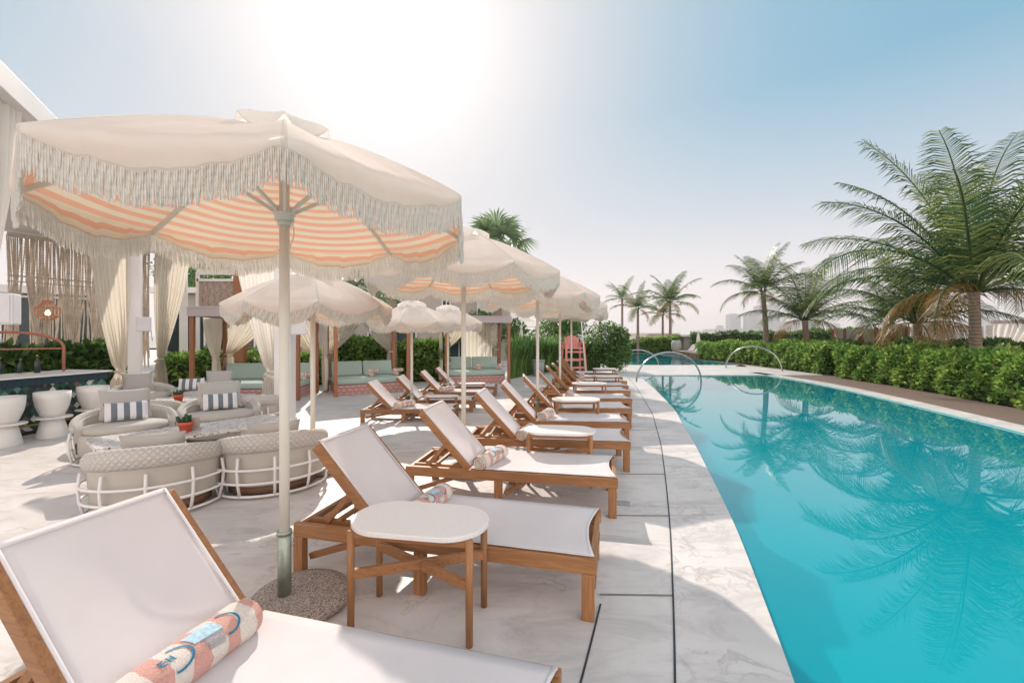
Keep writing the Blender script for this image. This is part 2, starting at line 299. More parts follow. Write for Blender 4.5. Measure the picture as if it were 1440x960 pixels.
# ------------------------------------------------------------------ mesh helpers
class MB:
    def __init__(s): s.v = []; s.f = []; s.uv = {}
    def add(s, vs, fs, uvs=None):
        b = len(s.v); s.v += [tuple(x) for x in vs]
        for i, f in enumerate(fs):
            if uvs: s.uv[len(s.f)] = uvs[i]
            s.f.append(tuple(b+q for q in f))
    def box(s, c, size, rz=0, M4=None, taper=1.0):
        x, y, z = (q/2 for q in size); vs = []
        for k in (-1, 1):
            t = taper if k > 0 else 1
            for i, j in ((-1, -1), (1, -1), (1, 1), (-1, 1)): vs.append(Vector((i*x*t, j*y*t, k*z)))
        m = Matrix.Translation(c) @ Matrix.Rotation(rz, 4, 'Z')
        if M4 is not None: m = M4 @ m
        vs = [m @ q for q in vs]
        s.add(vs, [(3,2,1,0), (4,5,6,7), (0,1,5,4), (1,2,6,5), (2,3,7,6), (3,0,4,7)])
    def bar(s, a, b, w, h, up=(0,0,1)):                     # rectangular beam a->b
        a = Vector(a); b = Vector(b); d = (b-a).normalized(); up = Vector(up)
        if abs(d.dot(up)) > 0.95: up = Vector((0, 1, 0))
        sd = d.cross(up).normalized(); u = sd.cross(d).normalized(); vs = []
        for p in (a, b):
            for i, j in ((-1,-1), (1,-1), (1,1), (-1,1)): vs.append(p+sd*(i*w/2)+u*(j*h/2))
        s.add(vs, [(3,2,1,0), (4,5,6,7), (0,1,5,4), (1,2,6,5), (2,3,7,6), (3,0,4,7)])
    def tube(s, pts, r, n=8, closed=False, caps=True):
        pts = [Vector(p) for p in pts]; N = len(pts); rr = r if isinstance(r, (list, tuple)) else [r]*N
        rings = []; prev = None
        for i, p in enumerate(pts):
            if closed: t = pts[(i+1) % N]-pts[i-1]
            else: t = pts[min(i+1, N-1)]-pts[max(i-1, 0)]
            t.normalize()
            if prev is None:
                u = t.orthogonal().normalized()
            else:
                u = prev-t*prev.dot(t); u = u.normalized() if u.length > 1e-6 else t.orthogonal().normalized()
            prev = u; w = t.cross(u)
            rings.append([p+(u*cos(2*PI*k/n)+w*sin(2*PI*k/n))*rr[i] for k in range(n)])
        vs = [q for g in rings for q in g]; fs = []
        for i in range(N if closed else N-1):
            j = (i+1) % N
            for k in range(n): fs.append((i*n+k, i*n+(k+1) % n, j*n+(k+1) % n, j*n+k))
        if caps and not closed: fs += [tuple(reversed(range(n))), tuple((N-1)*n+k for k in range(n))]
        s.add(vs, fs)
    def lathe(s, prof, n=24, c=(0,0,0), sx=1, sy=1):
        vs = []; fs = []
        for r, z in prof:
            for k in range(n): vs.append((c[0]+r*sx*cos(2*PI*k/n), c[1]+r*sy*sin(2*PI*k/n), c[2]+z))
        for i in range(len(prof)-1):
            for k in range(n): fs.append((i*n+k, i*n+(k+1) % n, (i+1)*n+(k+1) % n, (i+1)*n+k))
        fs += [tuple(reversed(range(n))), tuple((len(prof)-1)*n+k for k in range(n))]
        s.add(vs, fs)
    def grid(s, fn, nu, nv, us=1.0, vs_=1.0):               # fn(u,v) -> point, with UVs
        P = [fn(i/nu, j/nv) for j in range(nv+1) for i in range(nu+1)]; fs = []; uv = []
        for j in range(nv):
            for i in range(nu):
                a = j*(nu+1)+i; fs.append((a, a+1, a+nu+2, a+nu+1))
                uv.append([(i/nu*us, j/nv*vs_), ((i+1)/nu*us, j/nv*vs_), ((i+1)/nu*us, (j+1)/nv*vs_), (i/nu*us, (j+1)/nv*vs_)])
        s.add(P, fs, uv)
    def prism(s, poly, z0, z1):
        n = len(poly); vs = [(x, y, z0) for x, y in poly]+[(x, y, z1) for x, y in poly]
        fs = [tuple(reversed(range(n))), tuple(range(n, 2*n))]+[(i, (i+1) % n, n+(i+1) % n, n+i) for i in range(n)]
        s.add(vs, fs)
    def build(s, name, mat, parent=None, smooth=False, loc=None, bevel=0.0, solid=0.0, sub=0):
        me = bpy.data.meshes.new(name); me.from_pydata(s.v, [], s.f); me.update()
        if s.uv:
            l = me.uv_layers.new(name='UVMap')
            for pi, uvs in s.uv.items():
                p = me.polygons[pi]
                for k, li in enumerate(p.loop_indices): l.data[li].uv = uvs[k]
        if smooth: me.polygons.foreach_set('use_smooth', [True]*len(me.polygons))
        me.materials.append(M[mat] if isinstance(mat, str) else mat)
        o = bpy.data.objects.new(name, me); col.objects.link(o)
        if parent: o.parent = parent
        if loc is not None: o.location = loc
        if solid:
            q = o.modifiers.new('s', 'SOLIDIFY'); q.thickness = solid; q.offset = -1
        if bevel:
            q = o.modifiers.new('b', 'BEVEL'); q.width = bevel; q.segments = 2; q.limit_method = 'ANGLE'
        if sub:
            q = o.modifiers.new('u', 'SUBSURF'); q.levels = sub; q.render_levels = sub
        return o
def npmesh(name, V, Fq, mat, parent=None, loc=None, smooth=False):
    V = np.asarray(V, dtype=np.float32); Fq = np.asarray(Fq, dtype=np.int32); n = Fq.shape[1]
    me = bpy.data.meshes.new(name); me.vertices.add(len(V)); me.vertices.foreach_set('co', V.ravel())
    me.loops.add(Fq.size); me.loops.foreach_set('vertex_index', Fq.ravel())
    me.polygons.add(len(Fq)); me.polygons.foreach_set('loop_start', np.arange(0, Fq.size, n, dtype=np.int32)); me.polygons.foreach_set('loop_total', np.full(len(Fq), n, dtype=np.int32))
    if smooth: me.polygons.foreach_set('use_smooth', np.ones(len(Fq), dtype=bool))
    me.update(calc_edges=True); me.validate(); me.materials.append(M[mat])
    o = bpy.data.objects.new(name, me); col.objects.link(o)
    if parent: o.parent = parent
    if loc is not None: o.location = loc
    return o
def tag(o, label=None, cat=None, group=None, kind=None):
    if label: o['label'] = label
    if cat: o['category'] = cat
    if group: o['group'] = group
    if kind: o['kind'] = kind
    return o
def empty(name, loc=(0,0,0), rz=0, label=None, cat=None, group=None):
    o = bpy.data.objects.new(name, None); col.objects.link(o); o.empty_display_size = 0.2
    o.location = loc; o.rotation_euler = (0, 0, rz); return tag(o, label, cat, group)
def kids(o): return [c for c in bpy.data.objects if c.parent == o]
def copy_tree(o, parent=None):
    c = o.copy(); col.objects.link(c)
    if parent: c.parent = parent
    for ch in kids(o): copy_tree(ch, c)
    return c
def place(proto, used, loc, rz, label, group=None, scale=None):
    o = copy_tree(proto) if used else proto
    o.location = loc; o.rotation_euler = (0, 0, rz)
    if scale: o.scale = (scale,)*3 if isinstance(scale, (int, float)) else scale
    o['label'] = label
    if group: o['group'] = group
    return o

# ------------------------------------------------------------------ curves of the pool
def smooth_curve(pts, n=80):
    y = np.array([p[0] for p in pts]); x = np.array([p[1] for p in pts])
    ys = np.linspace(y[0], y[-1], n); xs = np.interp(ys, y, x)
    for _ in range(3): xs[1:-1] = (xs[:-2]+2*xs[1:-1]+xs[2:])/4
    return lambda q: float(np.interp(q, ys, xs))
XL = smooth_curve([(-6, -2.6), (-1.8, -0.35), (-0.3, 0.33), (0.8, 0.83), (1.893, 1.25), (2.245, 1.375), (2.76, 1.558), (3.45, 1.80), (4.51, 2.12), (6.05, 2.58), (7.45, 2.96), (8.97, 3.40), (12.66, 4.17), (16.2, 4.8), (22.5, 6.0), (37.5, 9.6)], 200)
XA = smooth_curve([(-6, -3.2), (-1.8, -0.85), (-0.3, -0.15), (0.8, 0.30), (1.893, 0.721), (2.477, 0.931), (3.45, 1.271), (4.51, 1.617), (6.05, 2.10), (8.44, 2.76), (12.57, 3.66), (16.2, 4.35)], 120)
XR = smooth_curve([(-6, 3.2), (0, 5.7), (5, 7.55), (7, 8.22), (8.4, 8.62), (10.4, 9.16), (12.4, 9.62), (14.4, 9.92), (16.5, 9.98), (18.0, 9.9)], 120)
Y1 = 16.8
def strip(name, fa, fb, y0, y1, n, z, mat, us=1, vs_=1, thick=0.0):
    b = MB(); b.grid(lambda u, v: (fa(y0+u*(y1-y0))*(1-v)+fb(y0+u*(y1-y0))*v, y0+u*(y1-y0), z), n, 1, us, vs_)
    if thick:                                               # visible lip on both sides
        b.grid(lambda u, v: (fb(y0+u*(y1-y0)), y0+u*(y1-y0), z-thick*v), n, 1); b.grid(lambda u, v: (fa(y0+u*(y1-y0)), y0+u*(y1-y0), z-thick*v), n, 1)
    return tag(b.build(name, mat), kind='structure')
# deck, left of both pools and across between them
b = MB()
b.grid(lambda u, v: (-40*(1-v)+XL(-6+u*(Y1+6))*v, -6+u*(Y1+6), 0), 150, 1)
b.grid(lambda u, v: (XL(-6+u*(Y1+6)), -6+u*(Y1+6), -0.12*v), 150, 1)
b.grid(lambda u, v: (-40+u*52.2, Y1+v*5.7, 0), 1, 1)
b.grid(lambda u, v: (-40+u*(40+4.95+7.2), Y1, -0.12*v), 1, 1)
b.grid(lambda u, v: (-40*(1-v)+XL(22.5+u*15)*v, 22.5+u*15, 0), 20, 1)
b.grid(lambda u, v: (-40+u*80, 37.5+v*10, 0), 1, 1)
tag(b.build('pool_deck', 'deck'), kind='structure')
strip('pool_coping', XR, lambda y: XR(y)+0.42, -6, 18, 90, 0.0, 'deck', thick=0.12)
strip('timber_walkway', lambda y: XR(y)+0.42, lambda y: XR(y)+1.85, -6, 18, 90, -0.004, 'planks', 24, 1.4)
strip('planting_bed', lambda y: XR(y)+1.85, lambda y: 40.0, -6, 18, 60, -0.02, 'soil')
b = MB(); b.grid(lambda u, v: (12.2+u*40, 17.9+v*19.6, -0.015), 2, 2); tag(b.build('planting_bed', 'soil'), kind='structure')
b = MB(); b.box((0, 0, -1.6), (9000, 9000, 0.02)); tag(b.build('ground', 'sand'), kind='structure')
b = MB(); b.box((900, 3200, -0.30), (9000, 6200, 0.02)); tag(b.build('sea', 'sea'), kind='structure')
b = MB(); b.box((0, 69, -0.06), (260, 43, 0.02)); b.box((55, 20, -0.06), (30, 70, 0.02)); b.box((-85, 20, -0.06), (90, 70, 0.02)); tag(b.build('sand_terrace', 'sand'), kind='structure')
b = MB(); b.grid(lambda u, v: ((XL(-6+u*(Y1+6))-0.01)*v+(XR(-6+u*(Y1+6))+0.01)*(1-v), -6+u*(Y1+6), -0.03), 150, 12); tag(b.build('pool_water', 'water', smooth=True), kind='structure')
b = MB(); b.grid(lambda u, v: (XL(22.5+u*15)*v+12.0*(1-v), 22.5+u*15, -0.03), 40, 10); tag(b.build('pool_water', 'water', smooth=True), kind='structure')
# tiled basins under the water
for ya, yb, fr_ in ((-6, Y1, XR), (22.5, 37.5, lambda y: 12.0)):
    b = MB(); yy = lambda u: ya+u*(yb-ya)
    b.grid(lambda u, v: (XL(yy(u))*(1-v)+fr_(yy(u))*v, yy(u), -0.55), 120, 6)
    b.grid(lambda u, v: (XL(yy(u))+0.002, yy(u), -0.02-0.53*v), 120, 1); b.grid(lambda u, v: (fr_(yy(u))-0.002, yy(u), -0.02-0.53*v), 120, 1)
    for y_ in (ya+0.002, yb-0.002): b.grid(lambda u, v: (XL(y_)*(1-u)+fr_(y_)*u, y_, -0.02-0.53*v), 4, 1)
    tag(b.build('pool_basin', 'pooltile'), kind='structure')
# joints
b = MB()
b.grid(lambda u, v: (XA(-6+u*22)+(v-0.5)*0.011, -6+u*22, 0.004), 200, 1)
b.grid(lambda u, v: (XA(-6+u*8.45)-0.435+(v-0.5)*0.011+0.02*u, -6+u*8.45, 0.004), 60, 1)
tag(b.build('drain_slot', 'joint'), kind='structure')
b = MB()
for y in (-0.6, 1.35, 2.56, 3.68, 4.78, 5.9, 7.0, 8.1, 9.2, 10.4, 11.6, 12.8, 14):
    w = 0.007
    b.add([(XA(y)-0.44-(0.1 if y > 3 else 0), y-0.02-w, 0.004), (XA(y)-0.008, y-0.02-w-0.01, 0.004), (XA(y)-0.008, y-0.02+w-0.01, 0.004), (XA(y)-0.44-(0.1 if y > 3 else 0), y-0.02+w, 0.004)], [(0,1,2,3)])
tag(b.build('paving_joint', 'joint_soft'), kind='structure')

b = MB(); b.box((1.02, 3.92, 0.003), (0.11, 0.11, 0.006), rz=-0.2); tag(b.build('floor_drain', 'steel'), kind='structure')
# ------------------------------------------------------------------ umbrella
def make_umbrella(Rm, zr, rise, big=True):
    root = empty('parasol'); root['category'] = 'parasol'
    b = MB(); b.tube([(0,0,0.05), (0,0,zr+rise-0.02)], 0.027, 14); b.build('pole', 'pole', root, True)
    b = MB(); b.tube([(0,0,0.03), (0,0,0.42)], 0.036, 16); b.tube([(0,0,0.415), (0,0,0.435)], 0.040, 16); b.tube([(0.034,0,0.36), (0.055,0,0.36)], 0.008, 8); b.tube([(0.034,0,0.16), (0.055,0,0.16)], 0.008, 8)
    b.build('base_tube', 'galv', root, True)
    b = MB(); b.lathe([(0.24, 0.0), (0.27, 0.02), (0.272, 0.05), (0.255, 0.068), (0.2, 0.075), (0.03, 0.077)], 40, (0.075, 0.03, 0)); b.build('base', 'pebble', root, True)
    n8 = 8; off = PI/2-math.atan2(1.28, 2.42)*1.0          # rib azimuth
    base = -off
    def rim(k, t, r, drop=0.0):
        a0 = base+k*PI/4; a1 = a0+PI/4
        p0 = Vector((cos(a0), sin(a0), 0)); p1 = Vector((cos(a1), sin(a1), 0))
        return (p0*(1-t)+p1*t)*r
    top = zr+rise
    def prof(s): return top-rise*(0.10*s+0.90*s**1.45)
    r0 = 0.13
    def surf(k, t, s, dz=0.0, wk=1.0):
        r = r0+(Rm-r0)*s; p = rim(k, t, r)
        sag = sin(PI*t)*(0.035*s*(1.25-s)*4+wk*0.005*sin(PI*t*5+k)*s**3)
        wr = wk*(0.005*sin(9*t*PI+k*2+s*5)+0.004*sin(17*t*PI+k*5-s*9))*s*s*s
        return Vector((p.x, p.y, prof(s)-sag*0.6+wr+dz))
    def edge(k, t):
        p = surf(k, t, 1.0); return p
    def val_len(t): return 0.035+0.085*sin(PI*t)**0.9
    b = MB()
    for k in range(8):
        def fn(u, v, k=k):
            if v < 0.7: return surf(k, u, v/0.7)
            w = (v-0.7)/0.3; p = edge(k, u); out = rim(k, u, 1).normalized()
            L = val_len(u)*w
            rip = 0.004*sin(u*PI*7+k)*w
            return p+out*(0.012*sin(w*PI)+rip)+Vector((0, 0, -L))
        b.grid(fn, 20, 16)
    b.build('canopy', 'canopy_cloth', root, True)
    b = MB()
    for k in range(8):
        b.grid(lambda u, v, k=k: surf(k, 0.01+u*0.98, v*0.985, -0.036, 0), 14, 12, 1, Rm/0.075)
        def fi_(u, v, k=k):
            u = 0.01+0.98*u; p = edge(k, u); o_ = rim(k, u, 1).normalized(); return p-o_*(0.012-0.004*sin(u*PI*7+k)*v)+Vector((0, 0, -0.012-(val_len(u)-0.004)*v))
        b.grid(fi_, 20, 3, 1, 1.6)
    b.build('striped_lining', 'lining', root, True)
    # vent cap
    b = MB()
    for k in range(8):
        def fv(u, v, k=k):
            r = 0.30*v; p = rim(k, u, r); z = top+0.095-0.075*v**2.2-(0.035*sin(PI*u)*v**4 if True else 0)-0.012*v**6
            if v > 0.8: z -= (v-0.8)*0.25*sin(PI*u)
            return Vector((p.x, p.y, z))
        b.grid(fv, 8, 8)
    b.build('vent_cap', 'canopy_cloth', root, True)
    # fringe : strands
    V = []; Q = []; pitch = 0.0078 if big else 0.014
    L0 = 0.125 if big else 0.10
    for k in range(8):
        ln = (rim(k, 0, Rm)-rim(k, 1, Rm)).length; m = int(ln/pitch)
        for i in range(m):
            t = (i+0.5)/m; p = edge(k, t); out = rim(k, t, 1).normalized(); tang = (rim(k, 1, 1)-rim(k, 0, 1)).normalized()
            z0 = p.z-val_len(t)+0.004; rip = 0.004*sin(t*PI*7+k)
            c = Vector((p.x, p.y, 0))+out*rip
            L = L0*(0.97+0.06*random.random()); w = pitch*0.54; sw = random.uniform(-0.004, 0.004); sw2 = random.uniform(-0.004, 0.004)
            prevb = None; ns = 5
            for q in range(ns+1):
                f = q/ns; ww = w*(1.0 if q < ns else 0.45)*(1.0+0.25*(q % 2)); cc = c+tang*sw*f*f+out*(sw2*f); tw = f*2.2+i*0.6
                bidx = len(V)
                for a in (0, 2.094, 4.188):
                    V.append(tuple(cc+tang*cos(a+tw)*ww+out*sin(a+tw)*ww+Vector((0, 0, z0-L*f))))
                if prevb is not None:
                    for a in range(3): Q.append((prevb+a, prevb+(a+1) % 3, bidx+(a+1) % 3, bidx+a))
                prevb = bidx
    npmesh('fringe', V, Q, 'fringe', root)
    # ribs, stretchers and hub
    for k in range(8):
        b = MB(); a = base+k*PI/4; d = Vector((cos(a), sin(a), 0))
        pts = [d*(0.03+(Rm-0.03)*s)+Vector((0, 0, prof(max(0, (s*Rm-r0)/(Rm-r0)))-0.052)) for s in (0, 0.3, 0.6, 0.985)]
        for p, q in zip(pts[:-1], pts[1:]): b.bar(p, q, 0.018, 0.024)
        mid = pts[1]*0.55+pts[2]*0.45
        b.bar(d*0.04+Vector((0, 0, zr+0.0)), mid, 0.014, 0.02)
        b.build('rib', 'pole', root)
    b = MB(); b.tube([(0,0,zr-0.045), (0,0,zr+0.03)], 0.05, 16); b.tube([(0,0,zr-0.07), (0,0,zr-0.045)], 0.036, 16); b.tube([(0,0,zr-0.012), (0,0,zr+0.002)], 0.058, 16)
    b.build('hub', 'pole', root, True)
    if big:
        b = MB(); pts = [(0.05+0.015*sin(i*0.9), -0.02, zr-0.05-0.035*i) for i in range(6)]; b.tube(pts, 0.004, 5); b.build('pull_cord', 'fringe', root, True)
    return root
pb = make_umbrella(1.07, 2.22, 0.42, True)
BU = [(AT(400, 2.42), 'largest fringed cream parasol, nearest the camera, its canopy over the foreground'),
      (AT(652, 4.80), 'second parasol of the poolside row, standing behind the second sun lounger'),
      (AT(756, 7.5), 'third parasol of the poolside row, its pole left of the grey bin edge'),
      (AT(787.5, 10.0), 'fourth parasol of the poolside row, its pole left of the pink lifeguard chair'),
      (AT(803.5, 12.5), 'fifth and farthest parasol of the poolside row, pole in front of the pink lifeguard chair')]
for i, (p, lab) in enumerate(BU):
    place(pb, i > 0, p, [0, 0.06, 0.2, 0.05, 0.3][i], lab, 'fringed parasols along the pool')
ps = make_umbrella(0.87, 1.88, 0.34, False)
SU = [(AT(440, 4.85), 1.0, 'smaller fringed parasol beside the white column, left of the others'), (AT(579, 8.40), 0.96, 'middle of the three smaller parasols, rising behind the first low lounger'), (AT(630, 10.6), 0.99, 'farthest of the three smaller parasols, in front of the right daybed cabana')]
for i, (p, s, lab) in enumerate(SU):
    place(ps, i > 0, p, 0.3*i, lab, 'smaller parasols of the second row', s)

# ------------------------------------------------------------------ loungers
def make_lounger(name, L, W, h, piv, Lb, th):
    root = empty(name); root['category'] = 'sun lounger'
    x0, x1 = -L/2, L/2; y0, y1 = -W/2, W/2; rw, rh = 0.042, 0.085*(h/0.335)**0.5; xp = x0+piv
    for s in (-1, 1):
        b = MB(); b.box((0, s*(W/2-rw/2), h-rh/2), (L, rw, rh)); b.build('side_rail', 'teak_x', root, bevel=0.004)
        for x in (x0+0.035, x0+0.87*(L/1.9), x1-0.045):
            b = MB(); b.box((x, s*(W/2-rw/2-0.003), (h-rh)/2+0.001), (0.068, rw+0.012, h-rh-0.002)); b.build('leg', 'teak_z', root, bevel=0.004)
            b = MB(); b.box((x, s*(W/2-rw/2-0.003), 0.004), (0.05, rw, 0.008)); b.build('foot_pad', 'joint', root)
    for cc_, ss_ in (((x1-0.02, 0, h*0.52), (0.03, W-2*rw-0.02, 0.05)), ((x1-0.021, 0, h-0.035), (0.032, W-2*rw, 0.05)), ((x0+0.02, 0, h-0.045), (0.035, W-2*rw, 0.06)), ((x0+0.87*(L/1.9), 0, h-0.09), (0.03, W-2*rw-0.02, 0.05))):
        b = MB(); b.box(cc_, ss_); b.build('cross_bar', 'teak_y', root, bevel=0.003)
    for s in (-1, 1):                                       # braces and the raised ratchet rails for the backrest
        b = MB(); b.bar((x0+0.07, s*(W/2-0.075), 0.07*h/0.335+0.03), (x0+0.50, s*(W/2-0.075), h-0.08), 0.028, 0.04); b.build('brace', 'teak_x', root, bevel=0.003); b = MB()
        b.bar((x0+0.87*(L/1.9)+0.05, s*(W/2-0.075), h*0.35), (x0+0.87*(L/1.9)+0.27, s*(W/2-0.075), h-0.07), 0.028, 0.035); b.build('brace', 'teak_x', root, bevel=0.003); b = MB()
        b.bar((x0+0.05, s*(W/2-0.11), h-0.02), (xp-0.02, s*(W/2-0.11), h-0.02), 0.03, 0.05); b.build('support_rail', 'teak_x', root, bevel=0.003)
    c, sn = cos(th), sin(th)
    def B(s, y, n=0): return Vector((xp-s*c+n*sn, y, h+s*sn+n*c+0.0))
    for s in (-1, 1):
        b = MB(); y = s*(W/2-0.064); b.bar(B(-0.02, y, -0.02), B(Lb, y, -0.02), 0.040, 0.055, (0, 0, 1)); b.build('back_rail', 'teak_x', root, bevel=0.004)
    b = MB(); b.bar(B(Lb-0.02, -W/2+0.075, -0.022), B(Lb-0.02, W/2-0.075, -0.022), 0.04, 0.03); b.bar(B(0.03, -W/2+0.075, -0.025), B(0.03, W/2-0.075, -0.025), 0.03, 0.03)
    for s in (-1, 1): b.bar(B(Lb*0.45, s*(W/2-0.09), -0.04), (xp-0.42, s*(W/2-0.09), h-0.01), 0.025, 0.035)
    b.bar((xp-0.42, -W/2+0.08, h+0.02), (xp-0.42, W/2-0.08, h+0.02), 0.03, 0.03)
    b.bar((xp-0.32, -W/2+0.08, h+0.015), (xp-0.32, W/2-0.08, h+0.015), 0.03, 0.025)
    b.build('back_support', 'teak_y', root, bevel=0.003)
    wi = W-2*0.078
    def fb(u, v):
        y = (u-0.5)*wi; p = B(0.01+v*(Lb+0.005), y, 0.010); p += Vector((sn, 0, c))*(-0.028*sin(PI*u)*sin(PI*min(1, v*1.05+0.02))); return p
    b = MB(); b.grid(fb, 14, 16)
    b.grid(lambda u, v: fb(u, 1)+Vector((-c, 0, sn))*0.012*sin(v*PI)+Vector((-sn, 0, -c))*(0.03*v), 14, 4); b.build('back_sling', 'sling', root, True, solid=0.003)
    ws = W-2*0.017
    def fs(u, v):
        y = (u-0.5)*ws; e = 0.05*sin(PI*u)*v**6; x = xp+0.015+(x1-0.012-xp-0.015)*v-e
        return Vector((x, y, h+0.007-0.022*sin(PI*u)**0.8*sin(PI*min(1, v+0.01))-0.004*sin(PI*v*9)*0.15))
    b = MB(); b.grid(fs, 14, 26); b.build('seat_sling', 'sling', root, True, solid=0.003)
    b = MB()
    for e in (0, 1):
        sg = -1 if e == 0 else 1
        b.grid(lambda u, v: fs(e, v)+Vector((0, -sg*0.011*u, 0.0015)), 1, 20); b.grid(lambda u, v: fb(e, v)+Vector((sn*0.0025, -sg*0.011*u, c*0.0015)), 1, 10)
    b.grid(lambda u, v: fs(u, 0.985+0.015*v)+Vector((0, 0, 0.0025)), 14, 1); b.grid(lambda u, v: fb(u, 0.97+0.03*v)+Vector((sn*0.0025, 0, c*0.0025)), 14, 1)
    b.build('hem', 'sling_hem', root, True, solid=0.002)
    return root
LM, WM = 1.90, 0.70
lp = make_lounger('sun_lounger', LM, WM, 0.335, 0.60, 0.68, R(47))
rows = [((0.18, 1.55), 14.6, 'far'), ((0.45, 2.29), 13.7, 'n'), ((0.886, 3.59), 10.8, 'n'), ((1.33, 4.81), 7, 'n'), ((1.63, 5.92), 3, 'n'), ((1.97, 7.04), 1, 'n'), ((2.29, 8.16), 0, 'n'), ((2.57, 9.3), 0, 'n'), ((2.80, 10.3), -1, 'n'), ((3.03, 11.3), -1, 'n'), ((3.2, 12.4), -1, 'n'), ((3.38, 13.75), -1, 'n')]
lab = ['sun lounger nearest the camera, cut off at the bottom left',
 'sun lounger behind the front oval table, second in the poolside row',
 'sun lounger with striped towel spiral end showing, third in the poolside row',
 'sun lounger behind the second oval table, fourth in the poolside row',
 'fifth sun lounger in the poolside row, cream towel on it',
 'sixth sun lounger in the row, behind the third oval table',
 'seventh sun lounger in the poolside row, small rolled towel on its seat',
 'eighth sun lounger in the poolside row, behind the fourth oval table',
 'ninth sun lounger in the poolside row',
 'tenth sun lounger in the poolside row, behind the fifth oval table',
 'eleventh sun lounger in the poolside row, last with a rolled towel',
 'farthest sun lounger of the poolside row, next to the grass hedge']
LC = []
for i, (c, a, k) in enumerate(rows):
    a = R(a); u = Vector((cos(a), -sin(a), 0)); w = Vector((sin(a), cos(a), 0)); p = Vector((*c, 0))
    if k == 'far': p = p-w*WM
    ctr = p-u*LM/2+w*WM/2; LC.append((ctr, a, u, w))
    place(lp, i > 0, ctr, -a+[0, 0, 0, 0.01, -0.012, 0.008, -0.015, 0.012, -0.01, 0.016, -0.008, 0.012][i], 'white sling teak '+lab[i], 'poolside row of teak sun loungers')
LS, WS = 1.66, 0.64
sp_ = make_lounger('sun_lounger', LS, WS, 0.235, 0.55, 0.62, R(46))
SC = []
for i, (hx, d, a, l) in enumerate([(-2.67, 7.55, 0, 'low lounger nearest the camera in the second row, cream towel on it'), (-2.44, 8.62, 1, 'second low lounger of the second row, behind the smaller oval table'), (-2.22, 9.85, 0, 'third low lounger of the second row, rolled towel end facing the pool'), (-2.05, 10.9, 0, 'fourth low lounger of the second row, closest to the right daybed')]):
    a = R(a); u = Vector((cos(a), -sin(a), 0)); w = Vector((sin(a), cos(a), 0))
    ctr = Vector((hx, d, 0))+u*LS/2+w*WS/2; SC.append((ctr, a, u, w))
    place(sp_, i > 0, ctr, -a, 'white sling '+l, 'low sun loungers of the second row')

# ------------------------------------------------------------------ towels
def make_towel(kind, r=0.072, Lt=0.46, deco=True):
    root = empty('rolled_towel'); root['category'] = 'towel'
    def rad(u, y): return r*(1+0.03*sin(3*u*2*PI+y*9)+0.02*sin(y*40))
    b = MB()
    def fn(u, v):
        y = (v-0.5)*Lt; e = 1.0 if 0.06 < v < 0.94 else 0.93; a = u*2*PI
        rr = rad(u, y)*e; return Vector((rr*cos(a)*1.06, y+0.008*sin(a*2), r*0.93+rr*sin(a)*0.95))
    b.grid(fn, 40, 30); b.build('roll', 'towel', root, True)
    for s in (-1, 1):                                       # spiral ends
        b = MB(); V = []; N = 90; th = 0.011
        for i in range(N+1):
            f = i/N; a = f*2*PI*3.3; rr = r*(0.12+0.83*f)
            for (dr, dy) in ((0, 0.0), (0, 0.014), (-th, 0.014), (-th, 0.0)):
                V.append(Vector(((rr+dr)*cos(a)*1.04, s*(Lt/2-0.008+dy), r*0.93+(rr+dr)*sin(a)*0.94)))
        fs = []
        for i in range(N):
            for k in range(4): fs.append((i*4+k, i*4+(k+1) % 4, i*4+4+(k+1) % 4, i*4+4+k))
        b.add(V, fs)
        b.build('spiral_edge', 'towel_in', root, True)
    for s in (-1, 1):
        b = MB(); vs = [Vector((r*0.95*cos(2*PI*k/24), s*(Lt/2-0.006), r*0.93+r*0.9*sin(2*PI*k/24))) for k in range(24)]; b.add(vs, [tuple(range(24))]); b.build('roll_end', 'towel', root)
    if deco:
        def on(y, a, lift=0.003):                           # point on the roll at length y, angle a (deg, 90 = top)
            a = a-28; u = (a/360.0) % 1; rr = rad(u, y)+lift; q = R(a); return Vector((rr*cos(q)*1.06, y+0.008*sin(q*2), r*0.93+rr*sin(q)*0.95))
        def arc(b, cy, ca, ry, ra, a0, a1, wid, n=24):
            P = []
            for i in range(n+1):
                t = R(a0+(a1-a0)*i/n); 
                for k in (1-wid, 1+wid): P.append(on(cy+ry*k*cos(t), ca+ra*k*sin(t)))
            b.add(P, [(2*i, 2*i+1, 2*i+3, 2*i+2) for i in range(n)])
        b = MB(); arc(b, -0.075, 88, 0.05, 34, -110, 80, 0.08); b.build('embroidery', 'blue_thread', root); b = MB(); arc(b, 0.10, 92, 0.045, 36, -110, 80, 0.08); b.build('embroidery', 'blue_thread', root); b = MB()
        def bar(y0_, y1_, a0, a1):
            b.add([on(y0_, a0), on(y1_, a0), on(y1_, a1), on(y0_, a1)], [(0, 1, 2, 3)])
        for y in (-0.118, -0.093, -0.080): bar(y, y+0.005, 84, 102)
        for a_ in (84, 91.5, 99): bar(-0.118, -0.100, a_, a_+3)
        bar(-0.093, -0.075, 91.5, 94.5)
        b.build('embroidery', 'blue_thread', root)
        b = MB(); b.grid(lambda u, v: on(-0.012+0.095*u, 88+42*v-6*u, 0.0022), 10, 8); b.build('print', 'blue_wash', root, True)
        b = MB()
        for k in range(10):
            a = 86-3.6*k; b.grid(lambda u, v: on(0.004+0.001*k+(0.075-0.002*k)*u, a+1.6*v-6*u, 0.0024), 6, 1)
        b.build('print', 'grey_thread', root)
    return root
tb = make_towel('big'); tn = 0
def towel(ctr, a, u, w, dx, dy, rot, z, lab, sc=1.0, grp='rolled striped towels on the loungers'):
    global tn
    p = ctr+u*dx+w*dy+Vector((0, 0, z)); place(tb, tn > 0, p, -a+rot, lab, grp, sc); tn += 1
